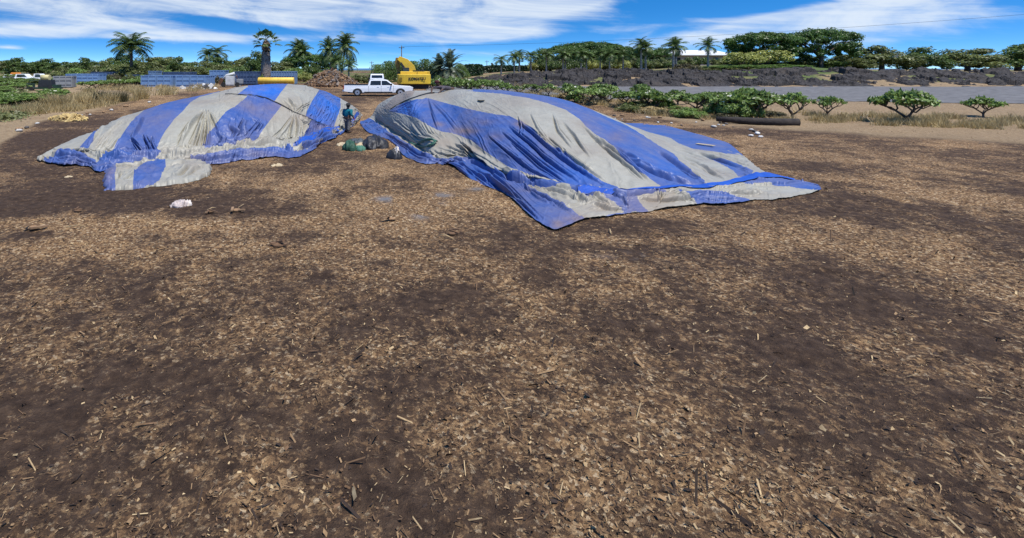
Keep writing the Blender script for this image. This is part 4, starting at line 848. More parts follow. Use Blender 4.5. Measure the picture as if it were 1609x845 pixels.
def plumeria(pos, s, idx, label, group='plumeria shrubs along the lava field'):
    root = empty('plumeria_shrub', pos, random.uniform(0, 6.28)); root.scale = s if hasattr(s, '__len__') else (s, s, s * .95)
    while len(PL) <= idx:
        k = len(PL); v, f, t, fl = plumeria_proto(40 + k, (.95, .6, .85, .4)[k]); tmp = np_mesh('foliage', v, f, [LM['plum'], M_FLOWER], smooth=False, mi=fl); PL.append([t.build('branches', M_BARK), tmp])
        first = True
        for q in PL[k]: q.parent = root
        return tag(root, label, 'shrub', group)
    for q in PL[idx]: c = q.copy(); COL.objects.link(c); c.parent = root
    return tag(root, label, 'shrub', group)
PLR = [(1188, 187, 132, 72, 2, 'thick-branched leafy plumeria shrub at the right edge above the dark log'), (1150, 186, 138, 66, 0, 'dense green plumeria shrub reaching low to the ground left of the dark log'), (1095, 176, 138, 66, 1, 'open plumeria shrub with crooked bare branches before the rock slope'),
       (1030, 173, 136, 66, 0, 'dense leafy plumeria shrub on a dark stem beside straw grass'), (985, 168, 138, 56, 3, 'sparse bare-branched plumeria shrub left of the dense leafy one'), (925, 164, 132, 54, 1, 'plumeria shrub with thin crown on a short dark trunk'), (903, 160, 128, 40, 0, 'compact bright green plumeria shrub close to the right tarp ridge'),
       (862, 151, 127, 30, 3, 'small bare plumeria tree with a clear dark stem behind the right tarp ridge')]
Ylast = 0
for (u, vb, vt, w_, i, lb) in PLR:
    p = ground_at(u, vb); h_ = hgt(vt, p.y, p.z); plumeria(p, (w_ * p.y / F / 3.3, w_ * p.y / F / 3.3, h_ / 2.15), i, lb)
for k, (u, vb, vt, w_, i) in enumerate([(1245, 188, 136, 60, 3), (1300, 184, 142, 44, 1), (1425, 194, 130, 84, 0), (1545, 184, 146, 50, 2)]):
    p = ground_at(u, vb); plumeria(p, (w_ * p.y / F / 3.3, w_ * p.y / F / 3.3, hgt(vt, p.y, p.z) / 2.15), i, 'plumeria shrub in the row beyond the right end of the right tarp', 'plumeria shrubs beyond the right tarp')
for k, (u, vb, vt, w_, i) in enumerate([(735, 142, 118, 36, 0), (760, 143, 119, 38, 0), (780, 144, 122, 34, 2), (796, 146, 126, 26, 2), (815, 147, 131, 26, 3), (835, 148, 128, 26, 1), (715, 141, 117, 34, 2), (695, 139, 117, 34, 0), (1065, 168, 136, 44, 3), (1130, 172, 138, 50, 1), (955, 158, 136, 40, 3), (845, 150, 132, 24, 0)]):
    Y = {0: 63}.get(k, 60 + (k % 3) * 2) if u < 860 else 50; p = at(u, Y); plumeria(p, (w_ * Y / F / 3.3, w_ * Y / F / 3.3, hgt(vt, Y, p.z) / 2.15), i, 'small plumeria shrub in the row between the right tarp and the lava rock slope', 'small plumerias behind the right tarp')
gq = np.random.default_rng(5)
for k in range(12):
    u = gq.uniform(862, 1215); vb = np.interp(u, [860, 950, 1050, 1215], [151, 160, 170, 178]) + gq.uniform(-7, 7); p = ground_at(u, vb); w_, hh = gq.uniform(.55, 1.15), gq.uniform(.5, 1.1)
    plumeria(p, (w_, w_ * gq.uniform(.8, 1.2), hh), int(gq.integers(0, 4)), 'smaller plumeria shrub mixed in the row before the lava rock slope', 'small plumerias mixed in the right row')
for k in range(20):
    u = gq.uniform(870, 1215); vb = np.interp(u, [880, 950, 1050, 1215], [156, 164, 178, 186]) + gq.uniform(-4, 6); p = ground_at(u, vb); w_ = gq.uniform(.3, .6)
    tree('bush', ['olive', 'grass', 'plum', 'dry'][k % 4], 'weed_clump', p, (w_, w_, w_ * gq.uniform(.4, .7)), 'low weedy clump under the plumeria row on the right', 'weeds', 'weeds under the plumerias', 1 + k % 2)
for k, (u, vb, vt, w_) in enumerate([(1128, 184, 150, 46), (1152, 187, 146, 52), (1180, 187, 150, 44), (1040, 172, 146, 40), (905, 160, 140, 34)]):
    p = ground_at(u, vb); tree('bush', 'plum', 'leafy_shrub', p, (w_ * p.y / F / 4.4,) * 2 + (hgt(vt, p.y, p.z) / 2.55,), 'dense leafy green shrub growing low among the right plumerias', 'shrub', 'dense shrubs among the right plumerias', 1 + k % 2)
for k in range(46):
    v_ = gq.uniform(119, 182); um = np.interp(v_, [119, 130, 145, 160, 175, 184], [225, 200, 140, 85, 40, 25]); u = gq.uniform(-60, um)
    if 36 < u < 135 and v_ < 150: u = u - 110
    p = ground_at(u, v_); w_ = gq.uniform(.3, .75)
    tree('bush', ['olive', 'dry', 'plum', 'bam', 'dry', 'olive'][k % 6], 'field_bush', p, (w_, w_, w_ * gq.uniform(.35, .6)), 'low bush scattered in the weedy field at the left', 'shrub', 'bushes in the left field', 1 + k % 2)
for k, (u, Y) in enumerate([(18, 88), (34, 86), (50, 84), (66, 83), (80, 82), (4, 88)]):
    tree('bush', ['olive', 'plum', 'bam'][k % 3], 'field_bush', at(u, Y), (.75, .75, .5), 'low bush hiding the wheels of the parked white cars', 'shrub', 'bushes before the white cars', 1 + k % 2)
# plumerias of the field on the left
g1 = np.random.default_rng(21)
for k in range(46):
    v_ = g1.uniform(124, 172); um = np.interp(v_, [120, 130, 145, 160, 175], [200, 190, 120, 70, 30]); u = g1.uniform(-50, um)
    if 36 < u < 150 and v_ < 150: u = g1.uniform(-50, 36)
    p = ground_at(u, v_); s = g1.uniform(.55, .8); plumeria(p, (s * 1.25, s * 1.25, s * .75), int(g1.integers(0, 3)), 'low plumeria shrub in the green field left of the tarps', 'plumerias in the left field')
for k, (u, Y) in enumerate([(150, 70), (165, 72), (178, 74), (192, 76), (205, 77), (214, 78), (222, 77), (140, 70)]):
    p = at(u, Y); plumeria(p, (.9, .9, .62), k % 3, 'low plumeria shrub between the grey container and the blue dumpsters', 'plumerias by the grey container')

# grass and ground cover
def blades(name, pts, hgt_, n, lm, label, spread, seed, kind='stuff'):
    g = np.random.default_rng(seed); V = []; 
    P = np.repeat(np.array(pts), n, 0); m = len(P); a = g.uniform(0, 6.28, m); r = spread * np.sqrt(g.uniform(0, 1, m)); x = P[:, 0] + r * np.cos(a); y = P[:, 1] + r * np.sin(a); z = gzn(x, y) - .03
    h_ = hgt_ * P[:, 2] * g.uniform(.5, 1.15, m); ln = g.normal(0, .35, (m, 2)) * h_[:, None]; b_ = g.uniform(0, 6.28, m); w_ = .022 + .012 * (y / 40)
    d = np.stack([np.cos(b_), np.sin(b_), 0 * b_], -1) * w_[:, None]; B = np.stack([x, y, z], -1); T = B + np.stack([ln[:, 0], ln[:, 1], h_], -1); Mi = B + np.stack([ln[:, 0] * .3, ln[:, 1] * .3, h_ * .6], -1)
    v = np.stack([B - d, B + d, Mi + d * .7, T, Mi - d * .7], 1).reshape(-1, 3); q = np.arange(m)[:, None] * 5
    f = np.concatenate([q + np.array([0, 1, 2, 4]), q + np.array([4, 2, 3, 3])]); f2 = f[:m]; 
    o_ = np_mesh(name, v, np.concatenate([f2, q + np.array([4, 2, 3, 4])[:4]])[:m], LM[lm], smooth=False)
    return o_
def tri_blades(name, pts, hgt_, n, lm, spread, seed):
    g = np.random.default_rng(seed); P = np.repeat(np.array(pts, float), n, 0); m = len(P); a = g.uniform(0, 6.28, m); r = spread * np.sqrt(g.uniform(0, 1, m)); x = P[:, 0] + r * np.cos(a); y = P[:, 1] + r * np.sin(a) * .8; z = gzn(x, y) - .03
    h_ = hgt_ * P[:, 2] * g.uniform(.5, 1.15, m); ln = g.normal(0, .38, (m, 2)) * h_[:, None]; b_ = g.uniform(0, 6.28, m); w_ = .014 * y / 40 + .01
    d = np.stack([np.cos(b_), np.sin(b_), 0 * b_], -1) * w_[:, None]; B = np.stack([x, y, z], -1); T = B + np.stack([ln[:, 0], ln[:, 1], h_], -1); Mi = B + np.stack([ln[:, 0] * .3, ln[:, 1] * .3, h_ * .6], -1)
    v = np.stack([B - d, B + d, T + d * .15, T - d * .15], 1).reshape(-1, 3)
    return np_mesh(name, v, np.arange(4 * m).reshape(-1, 4), LM[lm], smooth=False)
pts = []
for k in range(900):
    u = g1.uniform(-60, 345); vlo = np.interp(u, [-60, 0, 60, 120, 200, 260, 345], [205, 190, 180, 174, 160, 150, 138]); v_ = g1.uniform(vlo - (32 if u > 60 else 20), vlo)
    if fbm(u * .05, v_ * .15, 71) < .44: continue
    p = ground_at(u, v_); pts.append((p.x, p.y, g1.uniform(.5, 1.2)))
o = tri_blades('dry_grass', pts, .62, 42, 'grass', .8, 5); tag(o, 'straw-coloured dry grass between the soil track and the green field on the left', 'dry grass', kind='stuff')
pts = []
for k in range(700):
    u = g1.uniform(800, 1640); vlo = np.interp(u, [800, 860, 940, 1040, 1100, 1200, 1640], [148, 152, 166, 184, 188, 192, 205]); v_ = g1.uniform(vlo - 16, vlo)
    if fbm(u * .03, v_ * .2, 72) < .47: continue
    p = ground_at(u, v_); pts.append((p.x, p.y, g1.uniform(.4, 1)))
o = tri_blades('dry_grass', pts, .6, 45, 'grass', .55, 6); tag(o, 'dry straw grass under the plumeria row on the right', 'dry grass', kind='stuff')
pts = []
for k in range(3600):
    v_ = g1.uniform(117, 186); um = np.interp(v_, [117, 130, 145, 160, 175, 190], [230, 200, 130, 80, 45, 10]); u = g1.uniform(-120, um); Y = F * H / (v_ - V0) * .93; x = (u - U0) * Y / F; pts.append((x, Y + g1.uniform(-1, 1), g1.uniform(.2, 1)))
pts = [q for q in pts if not (40 < U0 + F * q[0] / q[1] < 120 and 56 < q[1] < 78)]
P = np.array(pts); P = np.repeat(P, 9, 0); P[:, :2] += g1.normal(0, .55, (len(P), 2)); z = gzn(P[:, 0], P[:, 1]) + P[:, 2] * .34 * g1.uniform(.2, 1.3, len(P))
v, f = leaves(np.stack([P[:, 0], P[:, 1], z], -1), np.tile([0, -.3, 1.0], (len(P), 1)), .15, g1, .45); o = np_mesh('ground_cover', v, f, LM['ground'], smooth=False); tag(o, 'low leafy green ground cover filling the left field', 'ground cover', kind='stuff')
# single tufts that stand out
GT = [(80, 168), (98, 170), (133, 166), (158, 160), (172, 163), (188, 160), (222, 156), (1010, 182), (1052, 184), (1080, 186)]
for k, (u, v_) in enumerate(GT[:7]):
    p = ground_at(u, v_); o = tri_blades('grass_clump', [(p.x, p.y, 1)], 1.15, 420, 'dry' if k in (3, 5) else 'grass', .75, 80 + k); tag(o, 'rounded clump of tall dry grass beside the dark soil track', 'grass clump', 'grass clumps along the left track')
# ------------------------------------------------------------------ lava rock slope and gravel strip
ML = bpy.data.materials.new('lava_rock'); ML.use_nodes = True; nt = ML.node_tree; L = nt.links; b = nt.nodes['Principled BSDF']; tc = nt.nodes.new('ShaderNodeTexCoord')
n1, n2 = NZ(.5, 6, .7), NZ(3.5, 6, .75)
col = RAMP(n2.outputs['Fac'], [(.3, (.006, .005, .005)), (.52, (.024, .020, .019)), (.8, (.11, .095, .085))])
col = MIX(RAMP(n1.outputs['Fac'], [(.5, (0, 0, 0)), (.72, (.6, .6, .6))]), col, (.075, .055, .04))
L.new(col, b.inputs['Base Color']); b.inputs['Roughness'].default_value = .85
bp = node(nt, 'ShaderNodeBump', i_Strength=.8, i_Distance=.15); L.new(n2.outputs['Fac'], bp.inputs['Height']); L.new(bp.outputs[0], b.inputs['Normal'])
xs = np.concatenate([np.arange(8, 60, .09), np.arange(60, 150, .25)]); ys = np.arange(74.5, 91, .11); X, Y = np.meshgrid(xs, ys)
w = sstep(9, 20, X) * sstep(75, 78, Y) * (1 - sstep(88.5, 90.8, Y))
wx, wy = X + 1.2 * (fbm(X * .5, Y * .5, 3) - .5), Y + 1.2 * (fbm(X * .5, Y * .5, 4) - .5)
def cells(x, y, s):     # rounded boulders: one dome per jittered cell
    i, j = np.floor(x), np.floor(y); best = np.full(x.shape, 9.0); hh = np.zeros_like(x)
    for a in (-1, 0, 1):
        for c in (-1, 0, 1):
            ci, cj = i + a, j + c; px, py = ci + _h(ci.astype(np.int64), cj.astype(np.int64), s), cj + _h(ci.astype(np.int64), cj.astype(np.int64), s + 1)
            d = np.hypot(x - px, y - py); hh = np.where(d < best, _h(ci.astype(np.int64), cj.astype(np.int64), s + 2), hh); best = np.minimum(best, d)
    return np.clip(1 - best * 1.15, 0, 1) ** .5 * (.4 + .6 * hh)
def blocks(x, y, s):     # broken slabs: each jittered cell has its own flat, slightly tilted top
    i, j = np.floor(x), np.floor(y); best = np.full(x.shape, 9.0); hh = np.zeros_like(x)
    for a in (-1, 0, 1):
        for c in (-1, 0, 1):
            ci, cj = (i + a).astype(np.int64), (j + c).astype(np.int64); px_, py_ = ci + _h(ci, cj, s), cj + _h(ci, cj, s + 1); d = np.hypot(x - px_, y - py_)
            v_ = _h(ci, cj, s + 2) + (x - px_) * (_h(ci, cj, s + 3) - .5) * .5 + (y - py_) * (_h(ci, cj, s + 4) - .2) * .6; hh = np.where(d < best, v_, hh); best = np.minimum(best, d)
    return hh
Z = gz(X, Y) + w * (1.15 * blocks(wx * .33, wy * .5, 5) + .55 * blocks(wx * .9, wy * 1.1, 9) + .25 * blocks(wx * 2.3, wy * 2.6, 21) + .12 * ridged(X * 3.3, Y * 3.3, 6) - 1.15 + .7 * (fbm(X * .2, Y * .2, 12) - .3)) + .03 * w - .3 * (1 - np.clip(w * 3, 0, 1))
emb = np_mesh('lava_slope', np.stack([X, Y, Z], -1).reshape(-1, 3), grid_faces(*X.shape), ML, smooth=False); tag(emb, kind='structure')
MGV = mat('grey_gravel', (.17, .165, .165), (.10, .098, .098), scale=1.2, rough=.9, spec=.1, bump=.6, bscale=22)
xs = np.concatenate([np.arange(6, 60, .5), np.arange(60, 150, 2)]); ys = np.arange(57.5, 76.5, .5); X, Y = np.meshgrid(xs, ys); Y = Y + .8 * (fbm(X * .2, Y * 0, 2) - .5) + np.where(X < 20, 0, 0) - np.interp(X, [6, 15, 40, 80, 150], [0, 0, 4, 9, 14]) * np.clip((70 - Y) / 12, 0, 1)
gr = np_mesh('gravel_road', np.stack([X, Y, gzn(X, Y) + .03], -1).reshape(-1, 3), grid_faces(*X.shape), MGV); tag(gr, kind='structure')

# ------------------------------------------------------------------ containers, machines, pipes
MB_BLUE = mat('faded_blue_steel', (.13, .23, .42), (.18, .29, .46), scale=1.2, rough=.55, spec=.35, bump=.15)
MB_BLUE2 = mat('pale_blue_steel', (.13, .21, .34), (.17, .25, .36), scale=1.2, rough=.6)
MB_DARKB = mat('dark_blue_steel', (.045, .08, .15), (.075, .11, .19), scale=1.2, rough=.6)  # darker blue, sets these containers apart from the front row
M_GREY = mat('grey_steel', (.26, .27, .28), (.20, .21, .215), scale=1.5, rough=.6); M_RUST = mat('rusty_steel', (.16, .07, .035), (.08, .045, .03), scale=3, rough=.85)
M_YEL = mat('yellow_paint', (.72, .47, .035), (.62, .40, .04), scale=1.5, rough=.42, spec=.4); M_YELP = mat('yellow_plastic', (.75, .52, .08), (.6, .36, .05), scale=1.2, rough=.5)
M_BLACK = mat('black_rubber', (.02, .02, .02), (.03, .03, .03), scale=5, rough=.75); M_WHITE = mat('white_paint', (.82, .83, .84), (.78, .79, .80), scale=2, rough=.3, spec=.5, coat=.4); M_GLASS = mat('dark_glass', (.012, .014, .016), (.02, .022, .025), scale=2, rough=.06, spec=.6)
M_CHROME = mat('bright_alloy', (.7, .7, .71), (.6, .6, .6), scale=4, rough=.28, metal=.9); M_RED = mat('red_lens', (.35, .015, .015), (.25, .01, .01), rough=.25); M_LAMP = mat('clear_lens', (.75, .76, .78), (.6, .6, .62), rough=.12, spec=.6); M_TRIM = mat('black_trim', (.03, .03, .032), (.02, .02, .02), rough=.5)
M_GREEN = mat('dark_green_machine_paint', (.02, .055, .032), (.03, .05, .035), scale=2, rough=.6); M_CREAM = mat('cream_paint', (.55, .48, .24), (.45, .4, .2), scale=2, rough=.6); M_MACHW = mat('white_machine_paint', (.6, .6, .58), (.45, .45, .44), scale=2, rough=.6)
def container(u0, u1, vt, vb, Y, dep, m, label, rz=0, group=None, ribs=8, doors=True, lid=None, cat='container'):
    p = at((u0 + u1) / 2, Y); z0 = H - (vb - V0) * Y / F; w_ = (u1 - u0) * Y / F; h_ = (vb - vt) * Y / F
    root = empty('container', (p.x, p.y, min(z0, p.z) + .02), rz); h_ = h_ + (z0 - min(z0, p.z))
    b = MB(); t_ = .08
    b.box((0, 0, .12), (w_, dep, .12)); b.box((0, -dep / 2 + t_ / 2, h_ / 2 + .05), (w_ - .02, t_, h_ - .16)); b.box((0, dep / 2 - t_ / 2, h_ / 2 + .05), (w_ - .02, t_, h_ - .16))
    for s in (-1, 1): b.box((s * (w_ / 2 - t_ / 2), 0, h_ / 2 + .05), (t_ - .01, dep - 2 * t_ - .004, h_ - .16))
    b.build('body', m, root)
    r = MB()
    for s in (-1, 1):
        r.box((0, s * (dep / 2 - .03), h_ - .05), (w_ + .06, .16, .12)); r.box((s * (w_ / 2 - .03), 0, h_ - .052), (.16, dep - .17, .11))
    r.build('top_rail', m, root)
    for k in range(ribs):
        x = -w_ / 2 + .08 + (w_ - .16) * k / max(ribs - 1, 1); q = MB(); q.box((x, -dep / 2 - .035, h_ / 2), (.1, .07, h_ - .2)); q.build('rib', m, root)
    for k in range(max(2, int(dep / .9))):
        for s in (-1, 1): q = MB(); q.box((s * (w_ / 2 + .035), -dep / 2 + .3 + (dep - .6) * k / max(1, int(dep / .9) - 1), h_ / 2), (.07, .1, h_ - .2)); q.build('rib', m, root)
    if doors:
        for zz in (.3, .66): q = MB(); q.box((0, -dep / 2 - .05, h_ * zz), (w_ - .1, .03, .09)); q.build('cross_bar', m, root)
    if lid:
        q = MB(); q.box((0, 0, h_ * .93), (w_ - .2, dep - .2, .06)); q.build('load', lid, root)
    return tag(root, label, cat, group)
container(231.5, 255.5, 118.5, 138, 77, 4.2, MB_BLUE, 'leftmost panel-fronted blue dumpster of the front row beside the rubble', ribs=3)
container(255.9, 278, 118.5, 138, 77.05, 4.2, MB_BLUE, 'blue dumpster second from left in the front row, left of the rusty gap', ribs=3)
container(285, 307, 118.5, 138, 77, 4.2, MB_BLUE, 'blue dumpster right of the rusty gap in the front row', ribs=3)
container(307.5, 330, 118.5, 138, 77.1, 4.5, MB_BLUE, 'blue dumpster at the right end of the front row above the rubble pile', ribs=3)
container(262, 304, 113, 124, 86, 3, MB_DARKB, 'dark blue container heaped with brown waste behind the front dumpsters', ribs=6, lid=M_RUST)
container(238, 250, 111.5, 122, 88, 2.4, MB_BLUE2, 'small pale blue container behind the left front dumpster', ribs=3)
container(333, 356, 110.5, 124, 88, 2.6, MB_BLUE, 'tall blue steel hopper behind the right front dumpster', ribs=5)
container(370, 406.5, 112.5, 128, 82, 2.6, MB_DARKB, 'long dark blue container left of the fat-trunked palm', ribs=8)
container(428, 465, 112, 122, 83, 2.6, MB_BLUE2, 'pale blue ribbed container right of the fat-trunked palm', ribs=10)
container(89, 115, 119.5, 137.5, 74, 2.6, M_GREY, 'grey open steel container beside the dark green machine', rz=.35, ribs=4)
container(112, 160, 116, 128.5, 84, 3, MB_BLUE, 'long blue container behind the grey open container', rz=.1, ribs=7)
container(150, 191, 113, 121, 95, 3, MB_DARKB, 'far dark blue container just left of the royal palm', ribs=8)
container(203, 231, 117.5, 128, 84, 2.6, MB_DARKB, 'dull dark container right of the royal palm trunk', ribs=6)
# pipe
p = at(434, 74); r_ = .47; L_ = 56 * 74 / F; o = MB(); o.tube([(-L_ / 2, 0, 0), (L_ / 2, 0, 0)], r_, 28); root = empty('yellow_pipe', (p.x, p.y, p.z + .25)); zc = H - (126.5 - V0) * 74 / F - p.z - .25
q = MB(); q.tube([(-L_ / 2, 0, zc), (-L_ / 2 + .02, 0, zc), (L_ / 2 - .02, 0, zc), (L_ / 2, 0, zc)], [r_ * .97, r_, r_, r_ * .97], 28); q.build('pipe', M_YELP, root)
for s in (-1, 1): q = MB(); q.box((s * L_ * .33, 0, (zc - r_) / 2 - .12), (.25, 1.2, max(zc - r_ + .3, .1))); q.build('timber_bearer', mat('weathered_timber', (.3, .22, .14), (.2, .14, .09), rough=.9), root)
tag(root, 'fat bright yellow pipe lying across the top of the left mound skyline', 'pipe')
# rubble and wood chip heaps
def heap(name, u, vb, Y, w_, d, h_, m, label, cat, seed, n=700, sz=.16, mats2=None, rough_=.3):
    p = at(u, Y); p.z = min(p.z, H - (vb - V0) * Y / F + .05); g = np.random.default_rng(seed); N_ = 70; a = np.linspace(-1.05, 1.05, N_); X, Y2 = np.meshgrid(a, a); r = np.hypot(X, Y2)
    z = np.clip(1 - r ** 1.5, -.1, 1) * h_ * (.7 + .6 * fbm(X * 2 + seed, Y2 * 2, seed)) + rough_ * .4 * (ridged(X * 6, Y2 * 6, seed) - .5) * (r < 1)
    o = np_mesh(name, np.stack([X * w_ / 2, Y2 * d / 2, z - .05], -1).reshape(-1, 3), grid_faces(N_, N_), m); o.location = p
    rr = np.sqrt(g.uniform(0, 1, n)) * .98; aa = g.uniform(0, 6.28, n); px, py = rr * np.cos(aa), rr * np.sin(aa)
    pz = np.clip(1 - rr ** 1.5, 0, 1) * h_ * (.7 + .6 * fbm(px * 2 + seed, py * 2, seed)); mb = MB()
    for k in range(n):
        l = sz * g.lognormal(0, .5); mb.box((px[k] * w_ / 2, py[k] * d / 2, pz[k] + l * .2), (l * g.uniform(.8, 3), l * g.uniform(.5, 1), l * g.uniform(.3, .8)), g.uniform(0, 6.28), int(g.integers(0, len(mats2))), rx=g.normal(0, .5), ry=g.normal(0, .5))
    q = mb.build('loose_pieces', mats2, o); q['kind'] = 'stuff'
    return tag(o, label, cat)
MWD = [mat('brown_wood', (.17, .095, .05), (.10, .06, .035), rough=.9), mat('tan_wood', (.3, .19, .105), (.2, .12, .065), rough=.9), mat('grey_wood', (.22, .18, .15), (.14, .11, .09), rough=.9)]
heap('wood_chip_pile', 522, 135, 78, 8.6, 8, 2.3, MWD[0], 'reddish brown pile of wood chips and branches left of the parked trucks', 'wood pile', 3, 1500, .15, MWD)
MCN = [mat('pale_concrete', (.5, .48, .44), (.36, .34, .31), rough=.9), mat('white_debris', (.7, .68, .64), (.55, .53, .5), rough=.8), mat('dark_debris', (.1, .09, .085), (.06, .055, .05), rough=.9)]
heap('rubble_pile', 315, 146, 70, 5.2, 3, .75, MCN[0], 'pile of pale broken concrete in front of the blue dumpsters', 'rubble', 4, 260, .2, MCN)
heap('rubble_strip', 245, 149, 66, 6.5, 2, .35, MCN[0], 'low scatter of pale stones in the dry grass left of the rubble pile', 'rubble', 6, 160, .14, MCN)
heap('brush_heap', 108, 190, 37, 2.6, 1.6, .4, mat('straw_bed', (.42, .31, .14), (.3, .21, .1), rough=.9), 'small heap of yellow straw on the edge of the soil track', 'straw heap', 8, 400, .1, [mat('yellow_straw', (.55, .41, .17), (.4, .28, .12), rough=.9)])
# white generator / mixer with clutter
p = at(363, 76); root = empty('white_machine', p, .1)
q = MB(); q.box((-.1, 0, .95), (1.2, 1.2, 1.3)); q.build('cabinet', M_MACHW, root, .03)
q = MB(); q.box((0, 0, .22), (3.0, 1.1, .14)); q.build('chassis', M_GREY, root)
q = MB(); q.tube([(-1.4, -.1, .9), (-.6, -.1, 1.75), (.55, -.1, 2.0)], [.12, .15, .2], 8); q.build('boom', M_MACHW, root)
for s in (-1, 1): q = MB(); q.tube([(s * 1.0, -.65, .35), (s * 1.0, -.42, .35)], .34, 14); q.build('wheel', M_BLACK, root)
q = MB(); q.box((1.3, 0, .8), (.9, .9, .7)); q.build('tank', M_GREY, root, .05); q = MB(); q.tube([(1.0, -.2, 1.1), (.8, -.2, 1.75)], .05, 6); q.build('exhaust', M_RUST, root)
q = MB(); q.box((-1.4, -.1, .8), (.5, .7, .9), ry=.4); q.build('chute', M_RUST, root)
tag(root, 'white and grey wheeled machine with raised boom between blue containers', 'machine')
# dark green machine on the left
p = at(70, 66); root = empty('green_machine', p, .08)
q = MB(); q.box((0, 0, .35), (3.8, 1.5, .22)); q.box((-1.7, 0, .7), (.3, 1.4, .55)); q.box((1.5, 0, .62), (.5, 1.3, .35)); q.build('frame', M_GREEN, root)
q = MB(); q.box((.3, 0, .95), (1.7, 1.2, .95), taper=.85); q.build('housing', M_TRIM, root, .04)
q = MB(); q.tube([(-.25, -.2, 1.72), (.75, -.2, 1.72)], .36, 16); q.build('drum', M_CREAM, root)
for s in (-1.2, 1.2): q = MB(); q.tube([(s, -.85, .3), (s, -.6, .3)], .33, 14); q.build('wheel', M_BLACK, root)
q = MB(); q.tube([(-1.7, -.3, .9), (-1.7, -.3, 1.35), (-.4, -.3, 1.35)], .05, 6); q.build('guard_rail', M_GREEN, root)
tag(root, 'dark green machine with a cream drum in the left field beside the grey container', 'machine')

